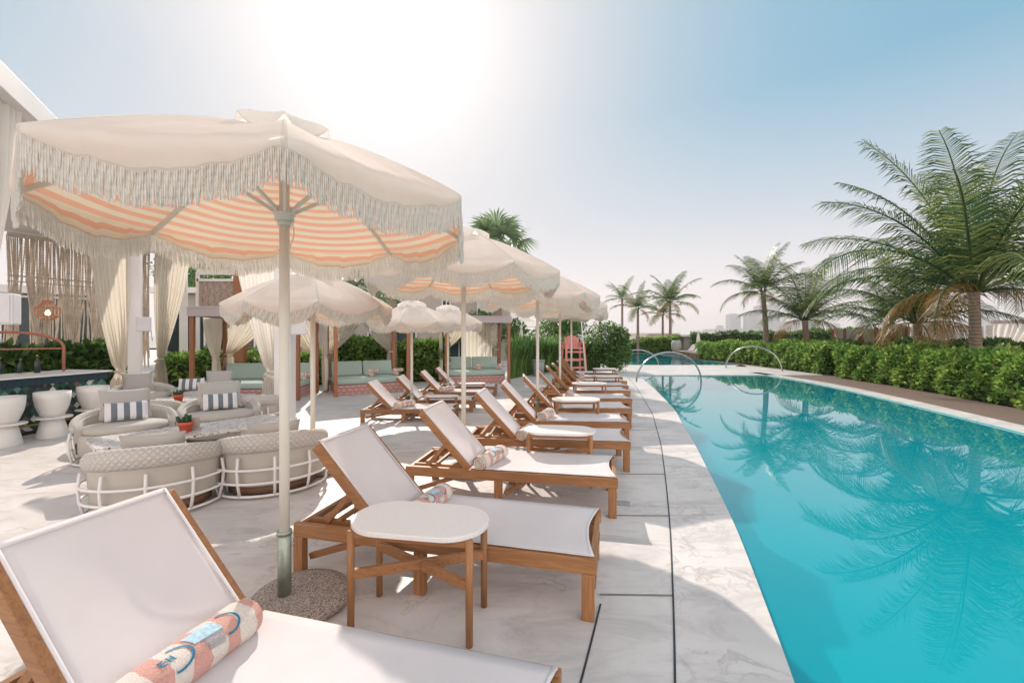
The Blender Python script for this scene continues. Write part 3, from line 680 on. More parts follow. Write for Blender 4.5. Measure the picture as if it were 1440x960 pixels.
T = [(0, -0.32, -0.02, -0.02, 1.06, 'large striped pink and cream rolled towel with blue print on the nearest lounger'),
     (1, -0.20, 0.06, -0.10, 0.95, 'rolled towel with bright blue print behind the front oval table'),
     (2, -0.20, -0.10, -0.25, 0.98, 'rolled striped towel showing its spiral end on the third lounger'),
     (3, -0.235, -0.17, -0.2, 0.95, 'rolled towel partly hidden by the second oval table'),
     (4, -0.20, -0.10, -0.3, 1.0, 'cream looking rolled towel on the fifth poolside lounger'),
     (5, -0.24, -0.14, -0.1, 0.9, 'rolled towel half hidden left of the third oval table'),
     (6, -0.21, -0.12, -0.2, 1.0, 'rolled towel with a pale end on the seventh poolside lounger'),
     (8, -0.21, -0.12, -0.2, 0.95, 'rolled towel on the ninth poolside lounger'),
     (9, -0.2, -0.1, -0.1, 0.95, 'rolled towel on the tenth poolside lounger'),
     (10, -0.2, -0.1, -0.2, 1.0, 'farthest rolled towel of the poolside row')]
for k, dx, dy, rot, sc, l in T: towel(*LC[k], dx, dy, rot, 0.322, l, sc)
for k, dx, dy, rot, sc, l in [(0, -0.11, -0.05, -0.55, 0.9, 'striped cream rolled towel on the first low lounger'), (1, -0.13, 0.0, -0.1, 0.8, 'rolled towel on the second low lounger, behind the parasol pole'), (2, -0.13, -0.12, -0.5, 0.95, 'rolled towel on the third low lounger'), (3, -0.12, -0.15, -0.2, 0.9, 'rolled towel on the fourth low lounger beside the daybed')]:
    towel(*SC[k], dx, dy, rot, 0.228, l, sc)

# ------------------------------------------------------------------ side tables
def make_table():
    root = empty('side_table'); root['category'] = 'side table'
    a, w, H = 0.375, 0.21, 0.55
    poly = []
    for k in range(25): t = -PI/2+PI*k/24; poly.append(((a-w)+w*cos(t), w*sin(t)))
    for k in range(25): t = PI/2+PI*k/24; poly.append((-(a-w)+w*cos(t), w*sin(t)))
    b = MB(); b.prism(poly, H-0.026, H); b.build('tabletop', 'tabletop', root, bevel=0.004)
    lx, ly = 0.315, 0.155
    for sx in (-1, 1):
        for sy in (-1, 1):
            b = MB(); b.tube([(sx*lx, sy*ly*1.02, 0.006), (sx*lx, sy*ly*1.02, H+(-0.027))], [0.018, 0.020], 14); b.tube([(sx*lx*1.0, sy*ly*1.02, H-0.028), (sx*lx, sy*ly*1.02, H-0.026)], 0.020, 14)
            b.build('leg', 'teak_z', root, True)
    b = MB(); b.bar((-lx, -ly, 0.30), (lx, ly, 0.30), 0.028, 0.05); b.bar((-lx, ly, 0.298), (-0.02, 0.01, 0.298), 0.027, 0.048); b.bar((0.02, -0.01, 0.298), (lx, -ly, 0.298), 0.027, 0.048)
    b.build('stretcher', 'teak_x', root, bevel=0.003)
    b = MB(); b.box((0, ly-0.0, H-0.045), (2*lx-0.03, 0.02, 0.035)); b.box((0, -ly, H-0.045), (2*lx-0.03, 0.02, 0.035)); b.build('apron', 'teak_x', root, bevel=0.002)
    return root
tp = make_table()
TT = [((-0.495, 2.32, 0), -0.165, 1.0, 'white topped oval table with teak legs at the very front, beside the nearest parasol'),
      ((0.50, 4.52, 0), -0.12, 1.0, 'second oval side table from the camera, between the third and fourth loungers'),
      ((1.0, 6.72, 0), 0, 1.0, 'third oval side table from the camera in the poolside row'),
      ((1.63, 9.05, 0), 0, 0.98, 'fourth oval side table from the camera in the poolside row'),
      ((2.45, 11.16, 0), 0, 0.9, 'fifth oval side table from the camera in the poolside row'),
      ((2.86, 13.32, 0), 0, 0.95, 'farthest oval side table at the end of the poolside row'),
      ((-1.37, 8.40, 0), 0.05, (0.88, 0.75, 0.66), 'small oval table beside the first low lounger of the second row'),
      ((-0.98, 10.64, 0), 0.0, (0.88, 0.75, 0.66), 'small oval table in front of the fourth low lounger of the second row')]
for i, (p, rz, sc, l) in enumerate(TT): place(tp, i > 0, p, rz, l, 'oval side tables between the loungers', sc)

# ------------------------------------------------------------------ lounge chairs and terrazzo tables
def make_chair():
    root = empty('lounge_chair'); root['category'] = 'lounge chair'      # faces +y
    a, d = 0.52, 0.44
    def E(t, k=1.0): return Vector((a*k*cos(t), d*k*sin(t), 0))
    def sh(v):                                              # superellipse-ish ring
        return v
    b = MB(); b.lathe([(0.80, 0.03), (0.80, 0.11)], 40, sx=a, sy=d); b.build('plinth', 'plinth', root, True)
    b = MB(); b.lathe([(0.86, 0.11), (0.92, 0.14), (0.93, 0.34), (0.90, 0.37)], 40, sx=a, sy=d); b.build('seat_base', 'cushion', root, True)
    b = MB(); b.lathe([(0.3, 0.368), (0.80, 0.37), (0.85, 0.40), (0.82, 0.455), (0.5, 0.475), (0.05, 0.478)], 40, (0, 0.02, 0), sx=a, sy=d); b.build('seat_cushion', 'cushion', root, True)
    A0, A1 = R(170-5), R(370+5)
    # upholstered back shell
    def hgt(u): return 0.44+0.15*sin(PI*min(1, max(0, u)))**0.6
    b = MB()
    def fo(u, v): t = A0+(A1-A0)*u; return E(t, 0.94+0.05*v)+Vector((0, 0, 0.13+(hgt(u)-0.13)*v))
    def fi(u, v): t = A0+(A1-A0)*u; return E(t, 0.80+0.02*v)+Vector((0, 0, 0.36+(hgt(u)-0.36)*v))
    b.grid(fo, 40, 5); b.grid(fi, 40, 3); b.grid(lambda u, v: fo(u, 1)*(1-v)+fi(u, 1)*v, 40, 1)
    for e in (0, 1): b.grid(lambda u, v: fo(e, 0.45+0.55*u)*(1-v)+fi(e, u)*v, 2, 1)
    b.build('back_shell', 'cushion', root, True)
    # quilted roll
    b = MB()
    def fr(u, v):
        t = A0+(A1-A0)*u; h = hgt(u); a_ = v*2*PI; fat = 0.35+0.65*sin(PI*u)**0.4
        n = Vector((cos(t)*d, sin(t)*a, 0)).normalized(); c = E(t, 0.92)+Vector((0, 0, h-0.015))
        return c+n*(0.02+0.060*fat*cos(a_))+Vector((0, 0, -0.02+0.095*fat*sin(a_)))
    b.grid(fr, 60, 16, 34, 9); b.build('quilted_back', 'quilt', root, True)
    # white tubular cage
    b = MB()
    for z, k in ((0.035, 1.0), (0.165, 1.06), (0.30, 1.08)):
        b.tube([E(A0+(A1-A0)*i/40, k)+Vector((0, 0, z)) for i in range(41)], 0.0125, 8)
    for i in range(7):
        t = A0+(A1-A0)*(i+0.0)/6; b.tube([E(t, 1.0)+Vector((0, 0, 0.035)), E(t, 1.06)+Vector((0, 0, 0.165)), E(t, 1.08)+Vector((0, 0, 0.30)), E(t, 1.05)+Vector((0, 0, 0.42))], 0.0135, 8)
    b.tube([E(R(10)+R(160)*i/20, 1.0)+Vector((0, 0, 0.035)) for i in range(21)], 0.0125, 8)
    b.build('tube_frame', 'white_paint', root, True)
    return root
def pillow_mesh(w, h, t):
    b = MB()
    def fn(sg):
        def f(u, v):
            x, y = 2*u-1, 2*v-1; e = (1-abs(x)**3.0)*(1-abs(y)**3.0); pinch = 1-0.07*(1-abs(x)**2)*abs(y)**4*1.0
            px = 1-0.07*(1-abs(y)**2)*abs(x)**4
            return Vector((x*w/2*px, sg*t/2*(max(0, e))**0.55, y*h/2*pinch))
        return f
    b.grid(fn(1), 14, 14); b.grid(fn(-1), 14, 14); return b
cp = make_chair()
CH = [((-3.20, 3.90), 28, 'front left lounge chair seen from behind, nearest the camera, quilted grey back'),
      ((-2.45, 4.42), 30, 'lounge chair seen from behind just left of the nearest parasol pole'),
      ((-4.86, 5.42), -135, 'lounge chair with a grey pillow facing the camera, left of the near terrazzo table'),
      ((-4.22, 6.22), -142, 'lounge chair with two beige pillows behind the right half of the near terrazzo table'),
      ((-5.55, 6.45), 22, 'lounge chair with its back to the camera, in front of the far terrazzo table'),
      ((-4.3, 6.95), 30, 'lounge chair seen from behind at the right end of the far terrazzo table'),
      ((-7.0, 8.15), -130, 'lounge chair behind the far terrazzo table, by the white post'),
      ((-6.05, 8.5), -155, 'lounge chair right of the far terrazzo table, in front of the left daybed')]
for i, (p, rz, l) in enumerate(CH): place(cp, i > 0, (*p, 0), R(rz), l, 'round lounge chairs around the terrazzo tables', 0.95)
pn = 0
def pillow(name, w, h, t, mat, chair, off, tilt, label, grp, rz=0, z=0.62):
    p, r, _ = CH[chair]; r = R(r); o = pillow_mesh(w, h, t).build(name, mat, None, True)
    q = Matrix.Rotation(r, 4, 'Z') @ Vector((off[0], off[1], 0)); o.location = (p[0]+q.x, p[1]+q.y, z); o.rotation_euler = (R(tilt), 0, r+rz)
    tag(o, label, 'pillow', grp); return o
for ch, off, l in [(2, (0.0, -0.19), 'large grey beige pillow on the chair left of the near terrazzo table'), (3, (-0.02, -0.19), 'large beige pillow on the chair behind the near terrazzo table'), (6, (0.05, -0.19), 'grey pillow on the chair by the white post'), (7, (-0.18, -0.19), 'grey beige pillow on the chair in front of the left daybed'), (0, (0, -0.16), 'pillow edge showing above the front left chair back'), (1, (0, -0.16), 'grey pillow edge showing above the chair back left of the pole'), (4, (0, -0.16), 'pillow showing above the chair back at the far terrazzo table')]:
    pillow('throw_pillow', 0.52 if ch in (2, 3) else 0.46, 0.40 if ch in (2, 3) else 0.36, 0.15, 'pillow', ch, off, 18, l, 'grey beige throw pillows', z=0.65 if ch in (2, 3, 6, 7) else 0.52)
pillow('throw_pillow', 0.48, 0.36, 0.13, 'cushion', 3, (0.03, -0.29), 22, 'second beige pillow tucked behind the front one on the same chair', 'grey beige throw pillows', z=0.68)
for ch, off, l in [(2, (0.0, -0.03), 'navy and white striped cushion on the chair left of the near terrazzo table'), (3, (0.0, -0.03), 'navy and white striped cushion on the chair behind the near terrazzo table'), (7, (0.25, -0.05), 'navy and white striped cushion on the chair at the far terrazzo table')]:
    pillow('striped_cushion', 0.44, 0.24, 0.11, 'navy', ch, off, 22, l, 'navy striped cushions', z=0.58)
def make_ttable(L, W, H, name='terrazzo_table'):
    root = empty(name); root['category'] = 'table'
    r = 0.09; poly = []
    for cx, cy, a0 in ((L/2-r, -W/2+r, -90), (L/2-r, W/2-r, 0), (-L/2+r, W/2-r, 90), (-L/2+r, -W/2+r, 180)):
        for k in range(7): t = R(a0+15*k); poly.append((cx+r*cos(t), cy+r*sin(t)))
    b = MB(); b.prism(poly, H-0.035, H); b.build('tabletop', 'terrazzo', root, bevel=0.004)
    for s in (-1, 1):
        b = MB(); b.box((s*L*0.27, 0, (H-0.035)/2), (0.28, W*0.45, H-0.036), taper=0.75); b.build('pedestal', 'white_paint', root, bevel=0.01)
    return root
t1 = make_ttable(1.86, 0.70, 0.44); place(t1, False, (-3.68, 5.06, 0), math.atan2(1.46, 1.13)-0.03, 'near terrazzo table with black chips and a potted cactus, between the lounge chairs', 'terrazzo tables')
place(t1, True, (-5.6, 7.5, 0), math.atan2(0.65, 1.75), 'far terrazzo table with black chips, in front of the left daybed', 'terrazzo tables')
def make_pot():
    root = empty('potted_cactus'); root['category'] = 'potted plant'
    b = MB(); b.lathe([(0.045, 0), (0.058, 0.07), (0.066, 0.072), (0.068, 0.1), (0.058, 0.1), (0.052, 0.085), (0.01, 0.084)], 20); b.build('pot', 'terracotta', root, True)
    b = MB(); rr = random.Random(3)
    for i in range(9):
        a = i*0.7; r = 0.035*rr.random()+0.012; h = 0.05+0.05*rr.random(); b.tube([(r*cos(a), r*sin(a), 0.08), (r*1.3*cos(a), r*1.3*sin(a), 0.08+h*0.5), (r*1.5*cos(a), r*1.5*sin(a), 0.08+h), (r*1.5*cos(a), r*1.5*sin(a), 0.085+h)], [0.012, 0.016, 0.011, 0.003], 8)
    b.build('cactus', 'cactus', root, True); return root
pt = make_pot(); P1_ = G(261, 607, 0.44); place(pt, False, P1_, 0, 'coral pot with a low cactus on the near terrazzo table', 'coral potted cacti', 1.15)
P2_ = G(251, 564.5, 0.44); place(pt, True, P2_, 1, 'coral pot with an upright cactus on the far terrazzo table', 'coral potted cacti', 1.15)
b = MB(); b.box((0, 0, 0.075), (0.10, 0.012, 0.15)); b.box((0, 0.0, 0.01), (0.11, 0.05, 0.02)); o = b.build('menu_holder', 'cushion', None, bevel=0.002); o.location = P1_+Vector((0.02, 0.12, 0)); o.rotation_euler = (0.1, 0, 0.2); tag(o, 'small brown menu block standing behind the coral pot', 'menu holder')

# ------------------------------------------------------------------ pavilion, posts, curtains, bar
Fd = Vector((-0.491, 0.871, 0)); Fn = Vector((-0.871, -0.491, 0)); F0 = Vector((-5.27, 4.42, 0))
pav = empty('pavilion', F0, 0, 'white pavilion with flat roof and slim posts over the bar at the left', 'pavilion')
def L_(p): return Vector(p)-F0
a, b2 = F0-Fd*3.0, F0+Fd*14.5; c3, d3 = b2+Fn*11, a+Fn*13
b2 = F0+Fd*11.0; b = MB(); pl = [L_(q) for q in (a, b2, Vector((-11.4, 13.2, 0)), Vector((-12.6, 10.2, 0)), Vector((-13.6, 7.5, 0)), Vector((-14, 1.8, 0)))]; b.prism([(q.x, q.y) for q in pl], 4.1, 4.28); b.build('roof', 'wall_white', pav)
b = MB(); b.bar(L_(a)+Vector((0,0,4.17)), L_(b2)+Vector((0,0,4.17)), 0.12, 0.26); b.build('fascia', 'white_paint', pav, bevel=0.006)
PA = AT(190, 8.9); PB = F0-Fd*0.25+Fn*0.35
for p in (PA, PB, F0+Fd*10.8):
    b = MB(); q = L_(p); b.box((q.x, q.y, 2.05), (0.20, 0.19, 4.1), rz=0.5); b.build('post', 'white_paint', pav, bevel=0.008)
PC = AT(401, 7.5)
colm = empty('white_column', PC, 0, 'thick white column behind the nearest parasol pole', 'column')
b = MB(); b.box((0, 0, 1.6), (0.27, 0.25, 3.2), rz=0.1); b.box((0, 0, 3.23), (0.34, 0.32, 0.06), rz=0.1); b.box((0, 0, 0.05), (0.30, 0.28, 0.1), rz=0.1); b.build('shaft', 'white_paint', colm, bevel=0.01)
def curtain(name, p0, p1, ztop, zbot, ztie, tie, label, mat='curtain', group=None, folds=11, wt=0.16, wb=0.45, parent=None, rail=True):
    """cloth hung from p0..p1; gathered at height ztie around fraction tie of the line"""
    p0 = Vector(p0); p1 = Vector(p1); d = (p1-p0); n = Vector((-d.y, d.x, 0)).normalized(); Lc = d.length
    root = parent if parent else empty(name, p0, 0, label, 'curtain', group)
    org = p0 if not parent else parent.location
    def fn(u, v):
        z = ztop+(zbot-ztop)*v
        if ztie is None: wd, cx = 1.0, 0.5
        else:
            zt = (ztop-ztie)/(ztop-zbot)
            if v < zt: f = v/zt; k = f**1.7; wd = 1-(1-wt)*k; cx = 0.5+(tie-0.5)*f**1.15
            else: f = (v-zt)/(1-zt); wd = wt+(wb-wt)*math.sqrt(f); cx = tie
        s = cx+(u-0.5)*wd
        amp = 0.035+0.03*(1-wd); ph = sin(u*17)*0.8
        off = amp*sin(u*folds*2*PI+ph)+0.02*sin(u*5+v*6)
        if ztie is not None and abs(v-zt) < 0.03: off *= 0.35
        p = p0+d*s+n*off-org; p.z = z+0.01*sin(u*folds*2*PI)*(1 if v > 0.95 else 0); return p
    b = MB(); b.grid(fn, folds*10, 30); b.build('cloth', mat, root, True)
    if ztie is not None:
        b = MB(); c = p0+d*tie-org; w = max(0.05, wt*Lc*0.55); pts = []
        for i in range(20):
            a_ = i/20*2*PI; q = c+d.normalized()*w*cos(a_)+n*0.085*sin(a_); q.z = ztie; pts.append(q)
        b.tube(pts, 0.018, 6, closed=True); b.build('tieback', mat, root, True)
    return root
c0 = F0-Fd*0.05
curtain('curtain', F0+Fd*(-0.10)+Vector((-0.12,0,0)), F0+Fd*0.42+Vector((-0.05,0,0)), 4.02, 0.1, 1.9, 0.02, 'cream curtain at the far left edge, hanging from the pavilion roof beam', 'sheer', 'cream curtains', 6)
curtain('curtain', AT(118, 9.2), AT(184, 8.75), 4.02, 0.34, 0.80, 0.80, 'cream curtain tied back against the white post at the end of the tiled bar', 'curtain', 'cream curtains', 9)
curtain('curtain', AT(218, 12.4), AT(268, 12.9), 4.05, 0.05, 0.85, 0.15, 'cream curtain hanging behind the left daybed cabana, right of the white post', 'curtain', 'cream curtains', 9)
curtain('curtain', AT(330, 8.25), AT(398, 8.05), 3.1, 0.06, 0.86, 0.78, 'long pale curtain gathered beside the thick white column', 'sheer', 'cream curtains', 10, wb=0.42)
cb_ = MB(); cb_.bar(AT(300, 8.3, 3.16), AT(401, 7.55, 3.16), 0.08, 0.1); tag(cb_.build('curtain_beam', 'white_paint'), 'white beam above the long pale curtain, reaching the thick column', 'beam')
# speakers
def make_speaker():
    root = empty('wall_speaker'); root['category'] = 'speaker'
    b = MB(); b.prism([(-0.12, 0), (0.12, 0), (0.09, 0.2), (-0.09, 0.2)], -0.15, 0.15); b.build('cabinet', 'speaker', root, bevel=0.012)
    b = MB(); b.box((0, -0.004, 0), (0.20, 0.006, 0.26)); b.build('grille', 'speaker', root)
    b = MB(); b.box((0, 0.23, 0), (0.04, 0.07, 0.1)); b.build('bracket', 'white_paint', root); return root
sk = make_speaker()
place(sk, False, AT(420, 7.28, 1.69), R(20), 'pale speaker box on the thick white column', 'wall speakers', (1.0, 0.8, 0.95))
place(sk, True, AT(202, 8.5, 1.76), R(35), 'pale speaker box on the white post by the tiled bar', 'wall speakers')
place(sk, True, AT(-9, 4.25, 1.80), R(25), 'white speaker box at the left edge of the photo', 'wall speakers', (1.15, 1.1, 1.05))
# macrame screen
s0, s1 = AT(10, 10.4), AT(210, 13.0); sd = s1-s0
mac = empty('macrame_screen', s0, 0, 'screen of knotted beige cords hanging behind the tiled bar', 'macrame screen')
b = MB(); b.bar((0, 0, 4.0), sd+Vector((0, 0, 4.0)), 0.06, 0.10); b.bar((0, 0, 3.0), sd+Vector((0, 0, 3.0)), 0.03, 0.04); b.bar((0, 0, 2.86), sd+Vector((0, 0, 2.86)), 0.02, 0.03)
for k in range(12): b.bar((0, 0, 3.1+0.07*k), sd+Vector((0, 0, 3.1+0.07*k)), 0.008, 0.010)
b.build('rail', 'cord', mac)
b = MB(); rr = random.Random(5)
for i in range(160):
    f = (i+rr.random()*0.5)/160; g = round(f*5)/5*0.6+f*0.4 if rr.random() < 0.75 else f
    end = 0.5+rr.random()*0.9; z1 = 2.0+rr.random()*0.3
    b.tube([sd*f+Vector((0, rr.uniform(-.05, .05), 3.98)), sd*f+Vector((0, rr.uniform(-.05, .05), 2.9)), sd*(f*0.5+g*0.5)+Vector((0, 0, z1)), sd*g+Vector((rr.uniform(-.12, .12), 0, end))], 0.013, 4, caps=False)
b.build('cord_strand', 'cord', mac)
# bar
BP0 = AT(-40, 5.6); BP0.x = -7.62; BP1 = Vector((-7.22, 7.75, 0)); bd = (BP1-BP0); bn = Vector((-bd.y, bd.x, 0)).normalized()
bar = empty('bar_counter', BP0, 0, 'curved bar counter with dark green diamond tiles and a white top at the left edge', 'bar counter')
def bc(u): p = bd*u; p += -bn*0.0+(-bn)*(-0.25)*(u**2)*0.5; return p
b = MB(); b.grid(lambda u, v: bc(u)+Vector((0, 0, 0.06+0.70*v)), 24, 1, bd.length/0.10, 0.76/0.13); b.grid(lambda u, v: bc(1)+bn*0.9*u+Vector((0, 0, 0.06+0.70*v)), 4, 1, 0.9/0.10, 0.76/0.13); b.build('tiled_front', 'bartile', bar)
b = MB(); b.grid(lambda u, v: bc(u)-bn*0.03+Vector((0, 0, 0.76+0.12*v)), 24, 1, bd.length, 1); b.grid(lambda u, v: bc(1)-bn*0.03+bn*0.95*u+bd.normalized()*0.03+Vector((0, 0, 0.76+0.12*v)), 4, 1, 0.9, 1); b.build('tile_band', 'teal_tile', bar)
b = MB(); b.grid(lambda u, v: bc(u)*1.0+bn*(-0.06+1.0*v)+bd.normalized()*(0.06*u)+Vector((0, 0, 0.905)), 24, 1); b.grid(lambda u, v: bc(u)-bn*0.06+bd.normalized()*(0.06*u)+Vector((0, 0, 0.88+0.025*v)), 24, 1); b.grid(lambda u, v: bc(1)+bn*(-0.06+1.0*u)+bd.normalized()*0.06+Vector((0, 0, 0.88+0.025*v)), 4, 1); b.build('counter_top', 'tabletop', bar)
b = MB(); b.tube([bc(u/20)-bn*0.10+Vector((0, 0, 0.16)) for u in range(21)], 0.015, 8); b.build('foot_rail', 'gold', bar, True)
b = MB(); b.grid(lambda u, v: bc(u)+bn*0.03+Vector((0, 0, 0.0+0.065*v)), 24, 1); b.build('kick_board', 'dark', bar)
def make_stool():
    root = empty('bar_stool'); root['category'] = 'bar stool'
    b = MB(); b.lathe([(0.20, 0.0), (0.205, 0.01), (0.17, 0.16), (0.14, 0.28), (0.135, 0.31)], 28); b.build('base', 'white_plastic', root, True)
    b = MB(); b.lathe([(0.13, 0.300), (0.245, 0.305), (0.25, 0.316), (0.245, 0.326), (0.13, 0.33)], 28); b.build('foot_ring', 'white_plastic', root, True)
    b = MB(); b.lathe([(0.13, 0.32), (0.16, 0.38), (0.205, 0.50), (0.225, 0.62), (0.228, 0.72), (0.218, 0.72), (0.205, 0.60), (0.16, 0.56), (0.02, 0.555)], 28); b.build('seat', 'white_plastic', root, True)
    return root
st = make_stool()
for i, (p, l) in enumerate([(G(74, 614), 'middle white hourglass bar stool in front of the tiled bar'), (G(131, 600), 'white hourglass bar stool nearest the end of the tiled bar'), (G(6, 627), 'white hourglass bar stool cut by the left edge of the photo')]):
    place(st, i > 0, p, 0, l, 'white bar stools', (0.90, 0.90, 0.95))
# arched shelf with bottles on the bar
sh_ = empty('arched_shelf', (-8.25, 7.05, 0.91), 0.9, 'salmon arched metal shelf standing on the bar counter', 'shelf')
b = MB(); b.tube([(-0.62, 0, 0)]+[(0.62*cos(PI-PI*i/16), 0, 0.42+0.26*sin(PI*i/16)) for i in range(17)]+[(0.62, 0, 0)], 0.022, 8); b.build('arch_frame', 'pink_metal', sh_, True)
b = MB(); b.box((0, 0.08, 0.40), (1.2, 0.2, 0.02)); b.build('shelf_board', 'pink_metal', sh_)
def make_bottle():
    root = empty('bottle'); root['category'] = 'bottle'
    b = MB(); b.lathe([(0.035, 0), (0.04, 0.01), (0.04, 0.16), (0.015, 0.22), (0.013, 0.28), (0.015, 0.285)], 14); b.build('body', 'bottle', root, True)
    b = MB(); b.lathe([(0.016, 0.27), (0.016, 0.30)], 10); b.build('cap', 'gold', root, True); return root
bt = make_bottle(); sm = Matrix.Translation((-8.25, 7.05, 0.91)) @ Matrix.Rotation(0.9, 4, 'Z')
for i, (x, y, z, s) in enumerate([(0.42, 0.06, 0.42, 0.7), (-0.3, 0.06, 0.42, 0.7), (0.1, 0.07, 0.42, 0.72), (0.30, -0.12, 0.0, 1.0), (-0.1, 0.05, 0, 0.9), (-0.22, 0.05, 0, 0.95), (0.12, 0.05, 0, 0.8)]):
    place(bt, i > 0, sm @ Vector((x, y, z)), 0, 'dark glass bottle on the bar, '+['at the right end of the arched shelf board', 'at the left of the arched shelf board', 'in the middle of the arched shelf board', 'tallest, in front of the arched shelf', 'under the arch board, middle', 'under the arch board, left', 'under the arch board, right'][i], 'bottles on the bar', s)
# rattan lamp
lp0 = AT(67, 6.2, 1.86)
lamp = empty('hanging_lantern', lp0, 0, 'open rattan lantern with a lit bulb hanging over the bar', 'lantern')
lamp.scale = (0.76,)*3; b = MB(); prof_ = [(0.07, 0.23), (0.075, 0.19), (0.10, 0.15), (0.17, 0.10), (0.175, 0.0), (0.16, -0.06), (0.09, -0.11), (0.08, -0.13)]
for k in range(16): a_ = k*PI/8; b.tube([(r*cos(a_), r*sin(a_), z) for r, z in prof_], 0.007, 5)
for r, z in (prof_[0], prof_[1], prof_[3], prof_[5], prof_[7]): b.tube([(r*cos(i*PI/12), r*sin(i*PI/12), z) for i in range(24)], 0.009, 6, closed=True)
b.build('cage', 'rattan', lamp, True)
b = MB(); b.lathe([(0.005, -0.055), (0.03, -0.035), (0.036, 0.0), (0.02, 0.04), (0.012, 0.06)], 14); b.build('bulb', 'bulb', lamp, True)
b = MB(); b.tube([(0, 0, 0.06), (0, 0, 2.3)], 0.006, 6); b.build('cable', 'rattan', lamp)

# ------------------------------------------------------------------ daybed cabanas
def cabana(fl, fr, depth, H, label, sofa_label, postw=0.085):
    fl = Vector(fl); fr = Vector(fr); d = (fr-fl); W = d.length; ang = math.atan2(d.y, d.x)
    root = empty('cabana', fl, ang, label, 'cabana', 'daybed cabanas')
    for x, y in ((0, 0), (W, 0), (0, depth), (W, depth)):
        b = MB(); b.box((x, y, H/2), (postw, postw, H)); b.build('post', 'post_wood', root, bevel=0.004)
    b = MB(); b.box((W/2, depth/2, H+0.02), (W+0.16, depth+0.16, 0.03))
    b.build('roof', 'lilac', root)
    b = MB()
    for (x, y, sx, sy) in ((W/2, -0.065, W+0.14, 0.012), (W/2, depth+0.065, W+0.14, 0.012), (-0.065, depth/2, 0.012, depth+0.14), (W+0.065, depth/2, 0.012, depth+0.14)): b.box((x, y, H-0.09), (sx, sy, 0.19))
    b.build('valance', 'lilac', root)
    # curtains at the rear corners and the front left
    def loc_curt(x0, x1, y, tie):
        p0 = Matrix.Rotation(ang, 3, 'Z') @ Vector((x0, y, 0))+fl; p1 = Matrix.Rotation(ang, 3, 'Z') @ Vector((x1, y, 0))+fl
        return p0, p1
    s = empty('daybed', fl+Matrix.Rotation(ang, 3, 'Z') @ Vector((W/2, depth*0.55, 0)), ang, sofa_label, 'daybed', 'mint daybeds with fish scale tiled bases')
    w = W-0.16; dd = depth*0.86; y0 = -dd/2+0.02
    b = MB()
    for q0, q1 in (((-w/2, y0), (w/2, y0)), ((w/2, y0), (w/2, y0+dd)), ((w/2, y0+dd), (-w/2, y0+dd)), ((-w/2, y0+dd), (-w/2, y0))):
        l = math.hypot(q1[0]-q0[0], q1[1]-q0[1]); b.grid(lambda u, v: (q0[0]+(q1[0]-q0[0])*u, q0[1]+(q1[1]-q0[1])*u, 0.01+0.25*v), 1, 1, l/0.15, 2.6)
    b.build('tiled_base', 'fishscale', s)
    b = MB(); b.box((0, y0+dd/2, 0.335), (w+0.03, dd+0.03, 0.14)); b.build('mattress', 'mint', s, True, bevel=0.035)
    for k in (-1, 1):
        b = MB(); b.box((k*w/4, 0, 0), (w/2-0.02, 0.14, 0.42)); o = b.build('back_cushion', 'mint', s, True, bevel=0.04); o.location = (0, y0+dd-0.10, 0.60); o.rotation_euler = (R(-14), 0, 0)
    return root, s, fl, ang, W, depth
C1 = cabana(G(270, 566), G(419, 563), 1.45, 2.16, 'left daybed cabana with brown posts, behind the terrazzo tables', 'mint daybed under the left cabana, behind the far terrazzo table')
C2 = cabana(G(472, 558), AT(574, 11.7), 1.45, 2.16, 'middle daybed cabana, between the small parasol poles', 'mint daybed in the middle cabana with pink fish scale tiles')
C3 = cabana(AT(628, 13.2), G(715.5, 539.6), 1.5, 2.12, 'right daybed cabana next to the tall grass hedge', 'mint daybed in the right cabana by the tall grass')
def cpt(C, x, y, z=0): return Matrix.Rotation(C[3], 3, 'Z') @ Vector((x, y, 0))+C[2]+Vector((0, 0, z))
for C, nm in ((C1, 'left'), (C2, 'middle'), (C3, 'right')):
    W, D = C[4], C[5]
    curtain('curtain', cpt(C, 0.02, D+0.02), cpt(C, W*0.50, D+0.02), 1.98, 0.35, 1.05, 0.06, f'cream curtain tied to the rear left post of the {nm} cabana', 'curtain', 'cabana curtains', 9, wt=0.14, wb=0.25)
    curtain('curtain', cpt(C, W*0.50, D+0.03), cpt(C, W-0.02, D+0.03), 1.98, 0.35, 1.05, 0.94, f'cream curtain tied to the rear right post of the {nm} cabana', 'curtain', 'cabana curtains', 9, wt=0.14, wb=0.25)
    curtain('curtain', cpt(C, -0.09, D*0.45), cpt(C, -0.09, D), 1.98, 0.06, 0.95, 0.7, f'cream curtain hanging at the left side of the {nm} cabana', 'curtain', 'cabana curtains', 6, wt=0.25, wb=0.5)
    for k, fx in enumerate((0.55, 0.93)):
        for j in range(2):
            tw = copy_tree(tb); tw.location = cpt(C, W*fx+0.09*j, D*0.62+0.02*j-0.08, 0.405 if j == 0 else 0.415); tw.rotation_euler = (0, 0, 0.7-1.5*j)
            tw.scale = (0.8, 0.62, 0.8); tw['label'] = f'{["lower", "upper"][j]} small rolled towel of the {["left", "right"][k]} pair on the {nm} daybed'; tw['group'] = 'small towels on the daybeds'
            if j: tw.location.z += 0.075
# small tall cream panel in the right cabana
curtain('curtain', AT(650, 15.0), AT(692, 15.0), 2.0, 0.4, None, 0.5, 'straight cream curtain panel hanging closed at the rear of the right cabana', 'curtain', 'cabana curtains', 7)

